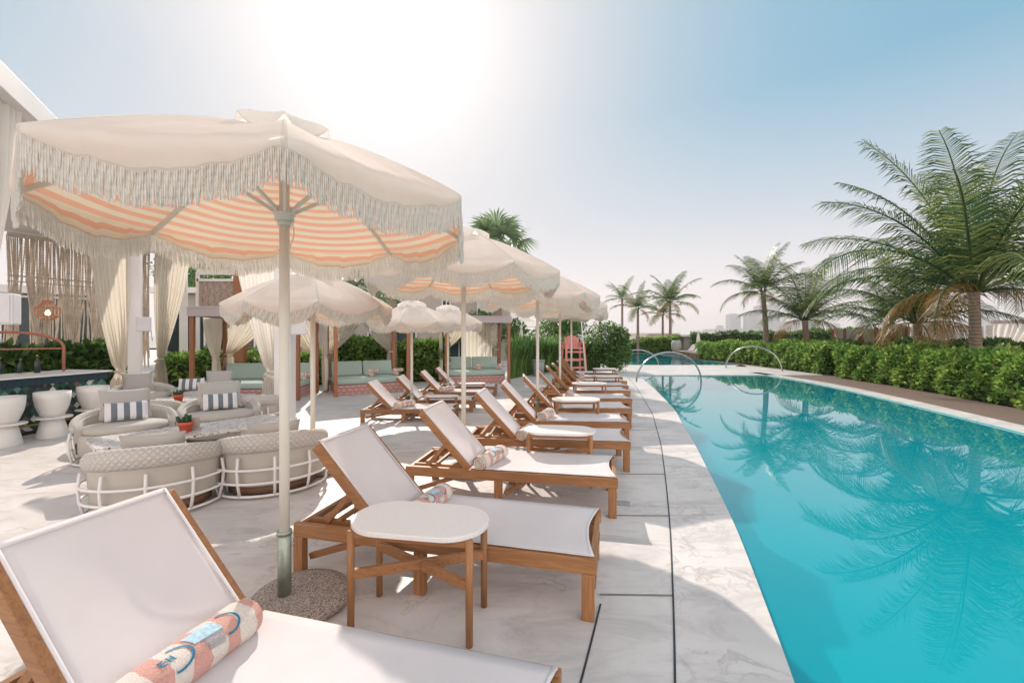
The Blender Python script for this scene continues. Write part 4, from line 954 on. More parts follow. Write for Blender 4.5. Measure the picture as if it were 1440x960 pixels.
# ------------------------------------------------------------------ vegetation
def leaf_cloud(name, P, N, size, mat, parent, loc=None, aspect=0.45, jitter=0.9):
    n = len(P); d = N+RS.normal(0, jitter, (n, 3)); d /= np.linalg.norm(d, axis=1)[:, None]
    r = RS.normal(0, 1, (n, 3)); s = np.cross(d, r); s /= np.linalg.norm(s, axis=1)[:, None]
    up = np.cross(s, d); L = size*(0.5+1.0*RS.rand(n)**1.5)[:, None]; w = L*aspect
    V = np.stack([P, P+d*L*0.5+s*w*0.5+up*L*0.08, P+d*L, P+d*L*0.5-s*w*0.5+up*L*0.08], 1).reshape(-1, 3)
    Q = np.arange(4*n).reshape(n, 4); return npmesh(name, V, Q, mat, parent, loc)
def hedge(name, line, width, h0, h1, n, size, label, mat='leaf', cat='hedge', group=None, side=1):
    """line: front edge polyline (x,y); body extends to `side` right of it"""
    pts = np.array(line, float); seg = np.linalg.norm(np.diff(pts, axis=0), axis=1); cum = np.r_[0, np.cumsum(seg)]
    root = empty(name, (pts[0][0], pts[0][1], 0), 0, label, cat, group); o0 = np.array([pts[0][0], pts[0][1], 0])
    def at(s): return np.stack([np.interp(s, cum, pts[:, 0]), np.interp(s, cum, pts[:, 1])], 1)
    def nrm(s):
        e = 0.05; t = at(np.clip(s+e, 0, cum[-1]))-at(np.clip(s-e, 0, cum[-1])); t /= np.linalg.norm(t, axis=1)[:, None]; return np.stack([t[:, 1], -t[:, 0]], 1)*side
    def height(s, q): return h0+(h1-h0)*s/cum[-1]+0.07*np.sin(s*2.3+q*3)+0.05*np.sin(s*5.7+1+q*2)+0.05*np.sin(s*11+q*7)+0.05*np.sin(s*1.1+4)
    lump = lambda s, z: 0.07*np.sin(s*3.1+z*4)+0.05*np.sin(s*7.3-z*5+2)
    Ps = []; Ns = []
    k = int(n*0.45); s = RS.rand(k)*cum[-1]; q = RS.rand(k); B = at(s); nn = nrm(s); z = height(s, q)-np.abs(RS.normal(0, 0.05, k)); edge = 0.10*np.clip((0.12-np.minimum(q, 1-q))/0.12, 0, 1); z -= edge
    Ps.append(np.c_[B+nn*(q*width)[:, None], z]); Ns.append(np.c_[np.zeros(k), np.zeros(k), np.ones(k)])
    k = n-k; s = RS.rand(k)*cum[-1]; z = RS.rand(k)**0.85*height(s, 0*s)*0.99; B = at(s); nn = nrm(s); off = lump(s, z)+np.abs(RS.normal(0, 0.06, k))-0.04
    off = off+0.12*np.clip((z-height(s, 0*s)+0.2)/0.2, 0, 1)+0.08*np.clip((0.15-z)/0.15, 0, 1)
    back = RS.rand(k) < 0.12; off = np.where(back, width-off, off)
    Ps.append(np.c_[B+nn*off[:, None], z]); sg = np.where(back, 1, -1)[:, None]; Ns.append(np.c_[nn*sg, 0.3*np.ones(k)])
    for e in (0, cum[-1]):                                  # ends
        k = int(n*0.06); s = np.full(k, e); q = RS.rand(k); B = at(s); nn = nrm(s); tt = np.stack([-nn[:, 1], nn[:, 0]], 1)*side*(-1 if e == 0 else 1); z = RS.rand(k)*height(s, q)
        Ps.append(np.c_[B+nn*(q*width)[:, None]+tt*(RS.rand(k)*0.06)[:, None], z]); Ns.append(np.c_[tt, 0.3*np.ones(k)])
    P = np.concatenate(Ps)-o0; N = np.concatenate(Ns); gap = np.sin(P[:, 0]*5.1+P[:, 1]*3.7)*np.sin(P[:, 2]*9.0+P[:, 1]*2.9+1.0); keep = RS.rand(len(P)) > np.clip((gap-0.45)*1.6, 0, 0.8); P, N = P[keep], N[keep]; leaf_cloud('foliage', P, N, size, mat, root, aspect=0.5)
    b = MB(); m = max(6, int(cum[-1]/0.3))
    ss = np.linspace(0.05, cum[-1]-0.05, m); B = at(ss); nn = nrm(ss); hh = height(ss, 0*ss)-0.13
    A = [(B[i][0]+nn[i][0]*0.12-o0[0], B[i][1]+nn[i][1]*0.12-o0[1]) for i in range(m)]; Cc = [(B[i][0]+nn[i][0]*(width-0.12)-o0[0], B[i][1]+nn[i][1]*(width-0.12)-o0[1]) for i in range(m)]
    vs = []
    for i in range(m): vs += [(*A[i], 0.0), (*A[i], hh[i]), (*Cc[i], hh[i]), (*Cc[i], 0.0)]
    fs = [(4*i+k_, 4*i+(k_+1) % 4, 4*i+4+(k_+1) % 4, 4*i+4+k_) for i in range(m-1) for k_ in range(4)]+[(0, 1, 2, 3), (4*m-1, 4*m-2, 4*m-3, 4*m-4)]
    b.add(vs, fs); b.build('hedge_shade_core', 'core', root); return root  # solid core behind the leaves, inner shade put into its dark colour
def xrl(y, k): return (XR(y)+k, y)
hedge('hedge', [xrl(15.9, 2.05), xrl(13.5, 1.95), xrl(11, 1.9), xrl(8.5, 1.9), xrl(6, 1.9), xrl(3.5, 1.9)], 1.3, 1.10, 1.12, 30000, 0.105, 'long clipped green hedge along the timber walkway, nearest on the right', side=-1)
hedge('hedge', [(12.5, 29), (12.75, 25), (12.75, 21.0), (12.35, 17.2)], 1.4, 1.05, 1.2, 16000, 0.12, 'farther clipped hedge beyond the bent pipe arch, running to the far pool', side=-1)
hedge('hedge', [(13.6, 18.6), (13.9, 15.5), (14.2, 12.0)], 1.6, 1.30, 1.30, 12000, 0.11, 'back hedge between the palm trunks and the front hedge', 'leaf_dark', side=-1)
hedge('hedge', [(15, 36), (19.5, 32), (21.5, 27)], 1.5, 1.7, 1.9, 7000, 0.16, 'distant tall hedge behind the two middle palms', 'leaf_dark', side=-1)
hedge('hedge', [(8.8, 38.4), (12.2, 38.0), (14.5, 37.4)], 1.2, 0.8, 1.5, 5000, 0.16, 'low rounded hedge at the far end of the far pool', side=-1)
hedge('hedge', [(-2.2, 14.4), (-4.0, 13.9), (-5.6, 13.5)], 0.8, 1.35, 1.35, 7000, 0.13, 'leafy hedge between the middle and right cabanas', 'leaf', side=1)
hedge('hedge', [(-5.8, 13.3), (-8.5, 12.9), (-10.5, 12.8)], 0.7, 0.95, 0.9, 3500, 0.16, 'low leafy planting behind the left cabana', 'leaf', side=1)
hedge('hedge', [(-9.9, 10.9), (-10.6, 9.2), (-11.0, 7.0)], 0.8, 1.25, 1.25, 6000, 0.20, 'big leaved tropical planting behind the tiled bar', 'leaf_dark', side=1)

def grass_hedge(name, line, width, h, n, label):
    pts = np.array(line, float); seg = np.linalg.norm(np.diff(pts, axis=0), axis=1); cum = np.r_[0, np.cumsum(seg)]
    s = RS.rand(n)*cum[-1]; x = np.interp(s, cum, pts[:, 0]); y = np.interp(s, cum, pts[:, 1]); q = RS.rand(n)*width; y = y+q
    H = h*(0.55+0.5*RS.rand(n)); ang = RS.rand(n)*2*PI; lean = 0.15+0.45*RS.rand(n)*H*0.6; w = 0.018+0.02*RS.rand(n)
    dx, dy = np.cos(ang), np.sin(ang); sx, sy = -dy, dx; V = []; ns = 5
    for k in range(ns+1):
        f = k/ns; cx = x+dx*lean*f**2.2; cy = y+dy*lean*f**2.2; cz = H*(f-0.28*f**4*(lean/0.4)); ww = w*(1-f**2)+0.002
        V.append(np.stack([np.c_[cx+sx*ww, cy+sy*ww, cz], np.c_[cx-sx*ww, cy-sy*ww, cz]], 1))
    V = np.stack(V, 1).reshape(-1, 3); base_ = np.arange(n)[:, None]*(ns+1)*2; Q = []
    for k in range(ns): Q.append(np.c_[base_+2*k, base_+2*k+1, base_+2*k+3, base_+2*k+2])
    root = empty(name, (pts[0][0], pts[0][1], 0), 0, label, 'grass hedge')
    V -= np.array([pts[0][0], pts[0][1], 0]); npmesh('blades', V, np.concatenate(Q), 'blade', root)
    b = MB(); 
    for i in range(len(pts)-1):
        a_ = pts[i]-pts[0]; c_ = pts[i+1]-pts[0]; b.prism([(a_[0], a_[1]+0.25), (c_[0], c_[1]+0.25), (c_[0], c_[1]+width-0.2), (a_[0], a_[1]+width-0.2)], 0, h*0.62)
    b.build('grass_shade_core', 'core', root); return root  # solid block among the blades, its dark colour imitates inner shade
grass_hedge('grass_hedge', [(-0.05, 15.2), (0.9, 17.2), (2.2, 18.9), (3.9, 18.9)], 1.3, 1.85, 7000, 'tall arching green grass hedge behind the grey bin and the end of the lounger row')
def bush(name, c, rx, ry, rz_, n, size, label, mat='leaf_dark', trunk_h=0.5, cat='tree'):
    root = empty(name, c, 0, label, cat)
    cl = [(RS.uniform(-0.6, 0.6)*rx, RS.uniform(-0.6, 0.6)*ry, RS.uniform(-0.5, 0.6)*rz_, RS.uniform(0.35, 0.6)) for _ in range(16)]
    P = []; N = []
    for (x, y, z, r) in cl:
        m = n//16; d = RS.normal(0, 1, (m, 3)); d /= np.linalg.norm(d, axis=1)[:, None]; rr = r*(0.55+0.5*RS.rand(m))[:, None]
        P.append(np.array([x, y, z+trunk_h+rz_])+d*rr*np.array([rx, ry, rz_])); N.append(d)
    leaf_cloud('crown', np.concatenate(P), np.concatenate(N), size, mat, root)
    b = MB(); b.tube([(0, 0, 0), (0.03, 0, trunk_h), (0.0, 0.05, trunk_h+rz_)], [0.07, 0.05, 0.02], 8)
    for i in range(6): x, y, z, r = cl[i]; b.tube([(0.02, 0, trunk_h*0.8), (x*0.5, y*0.5, trunk_h+rz_*0.5), (x, y, z+trunk_h+rz_)], [0.04, 0.025, 0.01], 6)
    b.build('trunk', 'bark', root, True); return root
bush('bush', (4.25, 18.6, 0), 0.95, 0.8, 1.0, 9000, 0.12, 'dense dark bush at the pool end of the grass hedge', trunk_h=0.05)
bush('tree', (2.6, 21.2, 0), 1.5, 1.0, 0.9, 4500, 0.14, 'dark leafy tree behind the pink lifeguard chair', trunk_h=0.9)
bush('tree', (-2.6, 26.0, 0), 1.8, 1.2, 1.0, 3500, 0.22, 'small tree beyond the cabanas, left of the grass hedge top', trunk_h=1.0)
bush('tree', (-0.2, 27.5, 0), 1.5, 1.2, 0.8, 3000, 0.22, 'small round tree beyond the grass hedge', trunk_h=0.9)
bush('tree', (-19.5, 27.0, 0), 3.2, 2.2, 1.6, 3000, 0.30, 'green treetop above the low building behind the left cabana', trunk_h=3.3)
bush('tree', (-13.6, 29.0, 0), 1.4, 1.2, 0.9, 2000, 0.28, 'green treetop just right of the thick white column', trunk_h=4.2)

def palm(c, trunk_pts, trunk_r, nf, Lf, label, droop=1.0, dry=3, seed=1, leaflets=46, group='coconut palms', wid=0.045, up=1.0, lean=0, ll=0.62):
    rn = random.Random(seed); root = empty('palm_tree', c, 0, label, 'palm tree', group)
    b = MB(); n = len(trunk_pts); pts = []; rr = []
    for i in range(13):
        f = i/12*(n-1); k = min(n-2, int(f)); g = f-k; p = Vector(trunk_pts[k])*(1-g)+Vector(trunk_pts[k+1])*g
        pts.append(p); rr.append(trunk_r*(1.18-0.3*i/12)*(1+0.05*(i % 2)))
    rr[-1] *= 1.15; b.tube(pts, rr, 12); b.build('trunk', 'bark', root, True)
    top = Vector(trunk_pts[-1])
    V = {0: [], 1: []}; Q = {0: [], 1: []}; rb = MB()
    for i in range(nf):
        f = i/nf; az = i*2.39996+rn.random()*0.5; isdry = i >= nf-dry; key = 1 if isdry else 0
        el = R(82-92*f**1.1*droop)+rn.uniform(-0.1, 0.1)
        if isdry: el = R(8)+rn.uniform(-0.3, 0.2)
        L = Lf*(0.82+0.28*rn.random())*(0.62 if isdry else 1); bend = (0.5+0.9*f+0.3*rn.random())*up*(1.3 if isdry else 1)
        p = top+Vector((cos(az), sin(az), 0))*trunk_r*0.6; e = el; path = [p.copy()]; ns = 12
        for k in range(ns): 
            path.append(path[-1]+Vector((cos(az)*cos(e), sin(az)*cos(e), sin(e)))*(L/ns)); e -= bend/ns*(0.5+1.4*k/ns)
        rb.tube(path, [0.028*(1-0.85*k/ns)*Lf/4+0.004 for k in range(ns+1)], 5)
        sd_ = Vector((-sin(az), cos(az), 0)); roll = rn.uniform(-0.5, 0.5)
        for k in range(leaflets):
            t = 0.12+0.88*k/leaflets; ff = t*ns; j = min(ns-1, int(ff)); g = ff-j; q = path[j]*(1-g)+path[j+1]*g; tg = (path[j+1]-path[j]).normalized(); upv = sd_.cross(tg).normalized(); 
            if upv.z < 0: upv = -upv
            ln = ll*L/4*(0.35+1.5*math.sin(PI*min(1, t*0.85+0.12))**0.9*0.8)*(0.85+0.3*rn.random())
            for s in (-1, 1):
                dirn = (sd_*s*cos(roll*s*0.5)+tg*(0.55+0.5*t)+upv*(0.25-0.15*rn.random()+0.3*roll*s)).normalized(); w = wid*(1-0.4*t)*(L/4)
                sag = Vector((0, 0, -1))*ln*(0.25+0.45*rn.random())*(2.2 if isdry else 1)
                m1 = q+dirn*ln*0.5+sag*0.2; m2 = q+dirn*ln+sag; wd = tg*w*0.5
                vb = len(V[key]); V[key] += [tuple(q-wd*0.6), tuple(q+wd*0.6), tuple(m1+wd), tuple(m1-wd), tuple(m2+wd*0.1), tuple(m2-wd*0.1)]
                Q[key] += [(vb, vb+1, vb+2, vb+3), (vb+3, vb+2, vb+4, vb+5)]
    npmesh('fronds', V[0], Q[0], 'palm_leaf', root)
    if Q[1]: npmesh('dry_fronds', V[1], Q[1], 'palm_dry', root)
    rb.build('frond_stems', 'palm_leaf', root, True); return root
palm(AT(1372, 11.9), [(0, 0, 0), (0.0, 0, 1.2), (-0.05, 0, 2.75)], 0.125, 28, 5.1, 'tallest coconut palm at the right edge, with one yellowing frond', 0.84, 4, 5, 80, ll=0.56, wid=0.040, up=1.0)
palm(AT(1292, 14.3), [(0, 0, 0), (0.0, 0, 1.0), (-0.05, 0, 1.95)], 0.125, 22, 3.15, 'coconut palm left of the tallest one, its crown low over the hedge', 0.90, 4, 8, 64, ll=0.7, wid=0.05, up=0.95)
palm(AT(1249, 17.5), [(0, 0, 0), (0.0, 0, 1.0), (0.02, 0, 2.0)], 0.16, 15, 2.6, 'short palm in front of the reed fence', 1.0, 2, 5, 60)
palm(AT(1136, 21.5), [(0, 0, 0), (-0.05, 0, 1.0), (-0.15, 0, 2.3)], 0.14, 20, 3.5, 'bushy coconut palm standing between the slim palm and the reed fence', 0.78, 2, 4, 56, ll=0.62, wid=0.055, up=0.85)
palm(AT(1078, 23.0), [(0, 0, 0), (-0.05, 0, 2), (-0.2, 0, 3.9)], 0.125, 18, 2.8, 'slim palm with a tall ringed trunk near the city skyline', 1.0, 3, 12, 60, wid=0.06)
palm(AT(942, 40), [(0, 0, 0), (0.05, 0, 2.5), (0, 0, 4.6)], 0.12, 16, 3.2, 'rightmost palm of the distant cluster beyond the far pool', 1.0, 2, 21, 44, wid=0.09)
palm(AT(932, 43), [(0, 0, 0), (0.0, 0, 2.0), (0, 0, 3.6)], 0.11, 14, 2.7, 'palm close behind the rightmost one in the distant cluster', 1.0, 1, 22, 40, wid=0.09)
palm(AT(897, 38), [(0, 0, 0), (0.0, 0, 2.0), (0, 0, 3.9)], 0.11, 14, 2.5, 'middle palm of the distant cluster', 1.0, 1, 23, 40, wid=0.09)
palm(AT(875, 36), [(0, 0, 0), (0.0, 0, 2.5), (0, 0, 4.6)], 0.09, 11, 2.2, 'thinnest palm of the distant cluster, farthest left', 1.05, 1, 24, 34, wid=0.08)
def fan_palm(c, h, nl, Rl, label, seed):
    rn = random.Random(seed); root = empty('fan_palm', c, 0, label, 'palm tree'); b = MB(); b.tube([(0, 0, 0), (0.1, 0, h*0.5), (0, 0, h)], [0.24, 0.2, 0.22], 12); b.build('trunk', 'bark', root, True)
    V = []; Q = []; rb = MB()
    for i in range(nl):
        az = i*2.39996; el = R(80-125*i/nl); d = Vector((cos(az)*cos(el), sin(az)*cos(el), sin(el))); p0 = Vector((0, 0, h)); p1 = p0+d*Rl*0.8; rb.tube([p0, p1], 0.02, 5)
        s = Vector((-sin(az), cos(az), 0)); u = d.cross(s)
        for k in range(22):
            a_ = (k/21-0.5)*R(210); dr = (d*cos(a_)+s*sin(a_)+Vector((0, 0, -0.15-0.25*abs(k/21-0.5)))).normalized(); ln = Rl*0.75*(0.85+0.25*rn.random()); w = (s*cos(a_)-d*sin(a_))*0.035*Rl
            m1 = p1+dr*ln*0.55; m2 = p1+dr*ln+Vector((0, 0, -0.25*ln)); vb = len(V); V += [tuple(p1-w*0.2), tuple(p1+w*0.2), tuple(m1+w), tuple(m1-w), tuple(m2), tuple(m2+w*0.05)]; Q += [(vb, vb+1, vb+2, vb+3), (vb+3, vb+2, vb+5, vb+4)]
    npmesh('fan_leaves', V, Q, 'fan_leaf', root); rb.build('leaf_stems', 'palm_leaf', root, True); return root
fan_palm(AT(697, 20.5), 5.5, 28, 1.5, 'fan palm rising behind the right end of the nearest canopy', 2)
fan_palm(AT(525, 16.5), 3.3, 26, 1.15, 'fan palm behind the middle cabana, seen under the nearest canopy', 6)
# palm trunks seen inside the garden
for p, h, l in ((AT(346, 14.5), 3.6, 'thick palm trunk behind the left daybed'), (AT(550, 13.4), 2.6, 'palm trunk beside the middle cabana')):
    root = empty('palm_tree', p, 0, l, 'palm tree'); b = MB(); b.tube([(0, 0, 0), (0.03, 0, h*0.5), (0, 0, h)], [0.2, 0.15, 0.16], 12); b.build('trunk', 'bark', root, True)

# ------------------------------------------------------------------ metal arches in the pool
def pipe_arch(a, b_, h, label, r=0.045, n=28):
    a = Vector(a); b_ = Vector(b_); m = MB(); pts = []
    for i in range(n+1):
        t = PI*i/n; c = (a+b_)/2; d = (b_-a)/2; z = sin(t)*h; pts.append(c-d*cos(t)-a+Vector((0, 0, z)))
    pts = [pts[0]-Vector((0, 0, 0.1))]+pts+[pts[-1]-Vector((0, 0, 0.1))]
    m.tube(pts, r*0.8, 10); o = m.build('pipe_arch', 'steel', None, True, loc=a); return tag(o, label, 'pipe arch', 'bent pipe arches of the pool')
pipe_arch(G(895, 537), G(986, 536), 0.98, 'nearest grey pipe arch rising from the pool edge', 0.035)
pipe_arch(G(1021, 517), G(1100, 522), 1.05, 'pale pipe arch in front of the far hedge', 0.04)
pipe_arch(G(866, 514), G(926, 513), 0.80, 'farthest pipe arch, partly hidden by the bush', 0.04)
b = MB(); b.lathe([(0.22, 0.0), (0.24, 0.02), (0.12, 0.06), (0.02, 0.07)], 14); b.tube([(0, 0, 0.05), (-0.10, 0, 0.8)], 0.015, 6); o = b.build('drain_stand', 'joint', None, True, loc=G(1042, 515)); tag(o, 'small black stand on the white walkway by the pale pipe arch', 'stand')

# ------------------------------------------------------------------ lifeguard chair, bin, white poles
lc = empty('lifeguard_chair', AT(806, 17.6), R(8), 'tall pink wooden lifeguard chair in front of the dark bush', 'lifeguard chair')
w2 = 0.42; sd_, sw = 0.30, 0.36; zs = 1.02
b = MB()
for s in (-1, 1): b.bar((s*w2, -0.42, 0), (s*sw, -0.28, zs+0.22), 0.08, 0.05); 
b.build('leg', 'pink_wood', lc)
b = MB()
for s in (-1, 1): b.bar((s*w2, 0.45, 0), (s*sw, 0.22, zs+0.22), 0.08, 0.05)
b.build('leg', 'pink_wood', lc)
b = MB(); b.box((0, -0.02, zs), (0.80, 0.55, 0.04)); b.build('seat', 'pink_wood', lc)
b = MB()
for i, x in enumerate((-0.24, -0.12, 0, 0.12, 0.24)): b.box((x, 0.24, zs+0.28-0.03*abs(i-2)), (0.11, 0.025, 0.58-0.06*abs(i-2)))
b.build('backrest', 'pink_wood', lc)
for s in (-1, 1):
    b = MB(); b.box((s*0.40, -0.05, zs+0.23), (0.10, 0.6, 0.03)); b.build('armrest', 'pink_wood', lc)
b = MB()
for z, x in ((0.25, 0.42), (0.58, 0.40), (0.88, 0.38)): b.box((0, -0.40+z*0.12, z), (2*x, 0.03, 0.07))
b.box((0, 0.33, 0.5), (0.8, 0.03, 0.07)); b.build('rung', 'pink_wood', lc)
root = empty('litter_bin', G(757, 528.5), 0, 'grey round litter bin in front of the grass hedge', 'bin'); b = MB(); b.lathe([(0.20, 0), (0.25, 0.58), (0.24, 0.58), (0.19, 0.02)], 24); b.build('body', 'grey_plastic', root, True); b = MB(); b.lathe([(0.255, 0.57), (0.27, 0.575), (0.27, 0.61), (0.25, 0.615)], 24); b.build('rim', 'grey_plastic', root, True)
b = MB(); b.tube([(0, 0, 0), (-0.18, 0, 2.3)], 0.02, 8); tag(b.build('rescue_pole', 'pole', None, True, loc=AT(823.5, 17.0)), 'slim white pole leaning beside the pink lifeguard chair', 'pole')
b = MB(); b.tube([(0, 0, 0), (0, 0, 2.6)], 0.03, 8); tag(b.build('white_post', 'pole', None, True, loc=AT(838, 20.0)), 'slim white post rising out of the dark bush', 'post')

# ------------------------------------------------------------------ far scenery: fences, cabins, closed parasols, skyline
def fence(a, b_, h, mat, label, nposts=6, us=20, th=0.05):
    a = Vector(a); b_ = Vector(b_); d = b_-a; n = Vector((-d.y, d.x, 0)).normalized()*th; root = empty('fence', a, 0, label, 'fence'); m = MB()
    for off in (0, 1): m.grid(lambda u, v: d*u+n*off+Vector((0, 0, h*v)), 1, 1, us, 1)
    m.grid(lambda u, v: d*u+n*v+Vector((0, 0, h)), 1, 1, us, 1); m.build('panel', mat, root)
    for i in range(nposts+1): m = MB(); p = d*(i/nposts)-n*0.6; m.box((p.x, p.y, h/2+0.03), (0.09, 0.09, h+0.06)); m.build('post', 'post_wood' if mat == 'reed' else 'white_paint', root)
    return root
fence(AT(1172, 21.2), AT(1210, 17.6), 1.80, 'reed', 'reed fence return left of the short palm', 2, 26)
fence(AT(1211, 17.6), AT(1276, 16.9), 1.82, 'reed', 'reed fence panels behind the short palm', 3, 26)
fence(AT(1303, 19.0), AT(1440, 17.5), 1.98, 'lace', 'white lattice fence behind the tallest palm', 5, 20)
curtain('curtain', AT(1398, 16.5), AT(1475, 16.0), 1.98, 0.2, 0.9, 0.2, 'pale curtain of a beach cabin at the right edge behind the hedge', 'sheer', 'beach cabin curtains', 8)
b = MB(); b.bar(AT(1395, 16.4, 2.05), AT(1500, 15.8, 2.05), 0.12, 0.14); tag(b.build('cabin_beam', 'lilac'), 'flat beam over the pale cabin curtain at the right edge', 'beam')
def closed_parasol():
    root = empty('closed_parasol'); root['category'] = 'parasol'; b = MB(); b.tube([(0, 0, 0), (0, 0, 2.5)], 0.03, 8); b.build('pole', 'white_paint', root, True)
    b = MB(); b.lathe([(0.20, 0.95), (0.23, 1.0), (0.14, 1.9), (0.06, 2.3), (0.11, 2.32), (0.09, 2.4), (0.02, 2.55)], 10); b.build('folded_canopy', 'canopy', root, True)
    b = MB(); b.lathe([(0.3, 0), (0.3, 0.06), (0.05, 0.08)], 16); b.build('base', 'clay', root); return root
cq = closed_parasol()
for i, (px, d, s, l) in enumerate([(982, 34, 0.80, 'folded beige parasol beside the far pool furniture'), (1007, 36, 0.85, 'folded grey parasol left of the skyline towers'), (1047, 40, 0.75, 'folded parasol in front of the second skyline tower'), (1118, 40, 0.75, 'folded parasol left of the bushy palm'), (1163, 42, 0.78, 'folded parasol just left of the reed fence'), (733, 24, 0.85, 'folded white parasol above the grass hedge, left one'), (754, 25, 0.85, 'folded white parasol above the grass hedge, right one')]):
    place(cq, i > 0, AT(px, d), 0, l, 'folded parasols in the distance', s)
# far pavilion and beach club front
def hut(p, w, d, h, label, mat='wall_beige', nwin=4, roofm='wall_white', cat='building', rz=0):
    root = empty('beach_hut', p, rz, label, cat); b = MB(); b.box((w/2, d/2, h/2), (w, d, h)); b.build('wall', mat, root)
    b = MB(); b.box((w/2, d/2, h+0.09), (w+0.5, d+0.5, 0.18)); b.build('roof', roofm, root)
    for i in range(nwin):
        x = w*(i+0.5)/nwin; b = MB(); b.box((x, -0.01, h*0.55), (w/nwin*0.55, 0.06, h*0.5)); f = b.build('window', 'glassy', root)
        b = MB(); b.box((x, -0.05, h*0.80+0.03), (w/nwin*0.6, 0.05, 0.06)); b.box((x, -0.05, h*0.30-0.02), (w/nwin*0.6, 0.05, 0.06)); b.build('frame', 'white_paint', f)
    return root
hut(AT(868, 60), 4.2, 4, 1.75, 'low beige beach hut behind the thin distant palm', 'wall_white', 2)
hut(AT(900, 62), 5.5, 4, 1.8, 'low hut with dark windows behind the distant palm cluster', 'wall_beige', 3)
hut(AT(962, 37.5), 2.4, 1.6, 1.45, 'small beige kiosk beside the folded beige parasol', 'wall_beige', 1)
hut(AT(1000, 45), 7.5, 3, 1.75, 'long low white beach bar under the skyline', 'wall_white', 4)
hut(AT(1290, 40), 16, 4, 2.4, 'pale low building behind the lattice fence', 'wall_white', 6)
for i, (px, py, l) in enumerate([(951, 505, 'grey stone planter at the far pool edge')]):
    root = empty('planter', AT(px, 36.0), 0, l, 'planter'); b = MB(); b.lathe([(0.25, 0), (0.38, 0.5), (0.42, 0.9), (0.32, 1.15), (0.28, 1.15), (0.2, 0.9)], 20); b.build('pot', 'clay', root, True)
for i in range(4):                                          # far loungers by the kiosk
    o = copy_tree(lp); o.location = AT(966+9*i, 33.5-1.7*i+0.6); o.rotation_euler = (0, 0, R(200)); o['label'] = 'distant sun lounger on the far pool terrace, '+['first', 'second', 'third', 'fourth'][i]+' from the left'; o['group'] = 'distant sun loungers'
TW = [(1031, 15, 442, 2500, 'left slim hazy skyscraper'), (1054.5, 13, 441, 2450, 'second hazy skyscraper with a flat top'), (1078, 26, 430, 2400, 'widest hazy skyscraper behind the slim palm'), (1124, 12, 440, 2600, 'hazy skyscraper behind the bushy palm trunk'), (1140, 10, 388, 1450, 'tallest hazy skyscraper behind the bushy palm crown'), (1103, 9, 452, 2650, 'low hazy tower between the middle palms'), (1012, 8, 458, 2800, 'short hazy block left of the slim skyscraper'), (1172, 12, 455, 2700, 'low hazy tower right of the bushy palm'), (1385, 22, 440, 2500, 'hazy tower behind the tallest palm')]
for px, w, py, d, l in TW:
    p = AT(px, d); h = (HY-py)*d/F+1.5; wm = w*d/F; root = empty('skyscraper', (p.x, p.y, -0.1), 0, l, 'skyscraper', 'hazy skyline towers')
    b = MB(); b.box((0, 0, h/2), (wm, wm*0.8, h)); b.box((0, 0, h+2), (wm*0.5, wm*0.4, 4)); b.build('tower_body', 'tower', root)
    b = MB()
    for k in range(int(h/9)): b.box((0, 0, 6+k*9), (wm+1.0, wm*0.8+1.0, 2.0))
    b.build('floor_bands', 'wall_beige', root)
b = MB(); rr = random.Random(9)
for i in range(26): x = AT(985+i*18, 3000).x; b.box((x, 3000+rr.random()*80, 15), (70+rr.random()*60, 40, 30+rr.random()*75))
tag(b.build('distant_city', 'tower'), kind='structure')

# ------------------------------------------------------------------ buildings behind the cabanas
def bld(name, p, w, d, h, mat, label, wins, rz=0, roofm='wall_white'):
    root = empty(name, p, rz, label, 'building'); b = MB(); b.box((w/2, d/2, h/2), (w, d, h)); b.build('wall', mat, root)
    b = MB(); b.box((w/2, d/2, h+0.12), (w+0.6, d+0.6, 0.24)); b.build('roof', roofm, root)
    for (x, z, ww, hh) in wins:
        b = MB(); b.box((x, -0.02, z), (ww, 0.10, hh)); f = b.build('window', 'glassy', root)
        b = MB()
        for q in (-1, 1): b.box((x+q*ww/2, -0.09, z), (0.07, 0.06, hh+0.08))
        b.box((x, -0.09, z+hh/2), (ww, 0.06, 0.07)); b.box((x, -0.09, z), (0.05, 0.05, hh)); b.build('frame', 'white_paint', f)
    return root
bld('resort_building', AT(440, 27), 12.4, 6, 4.9, 'wall_beige', 'beige resort building behind the middle cabana and palm', [(1.2, 3.6, 1.2, 1.4), (4.1, 3.4, 0.5, 2.2), (6.4, 3.4, 0.5, 2.2), (8.4, 3.4, 0.5, 2.2), (10.6, 3.4, 0.5, 2.4), (5.0, 1.0, 3.0, 1.6), (9.2, 1.0, 2.4, 1.8)])
bld('glazed_restaurant', AT(225, 19), 6.4, 5, 3.4, 'wall_beige', 'low restaurant with dark glass behind the left cabana', [(1.2, 1.5, 1.7, 2.4), (3.3, 1.5, 1.9, 2.4), (5.4, 1.5, 1.6, 2.4)])
bld('bar_house', Vector((-21.5, 10.0, 0)), 9.0, 5, 2.9, 'wall_beige', 'shaded building behind the macrame screen', [(1.5, 1.6, 2.2, 2.4), (4.5, 1.6, 2.4, 2.4), (7.5, 1.6, 2.2, 2.4)], R(35))
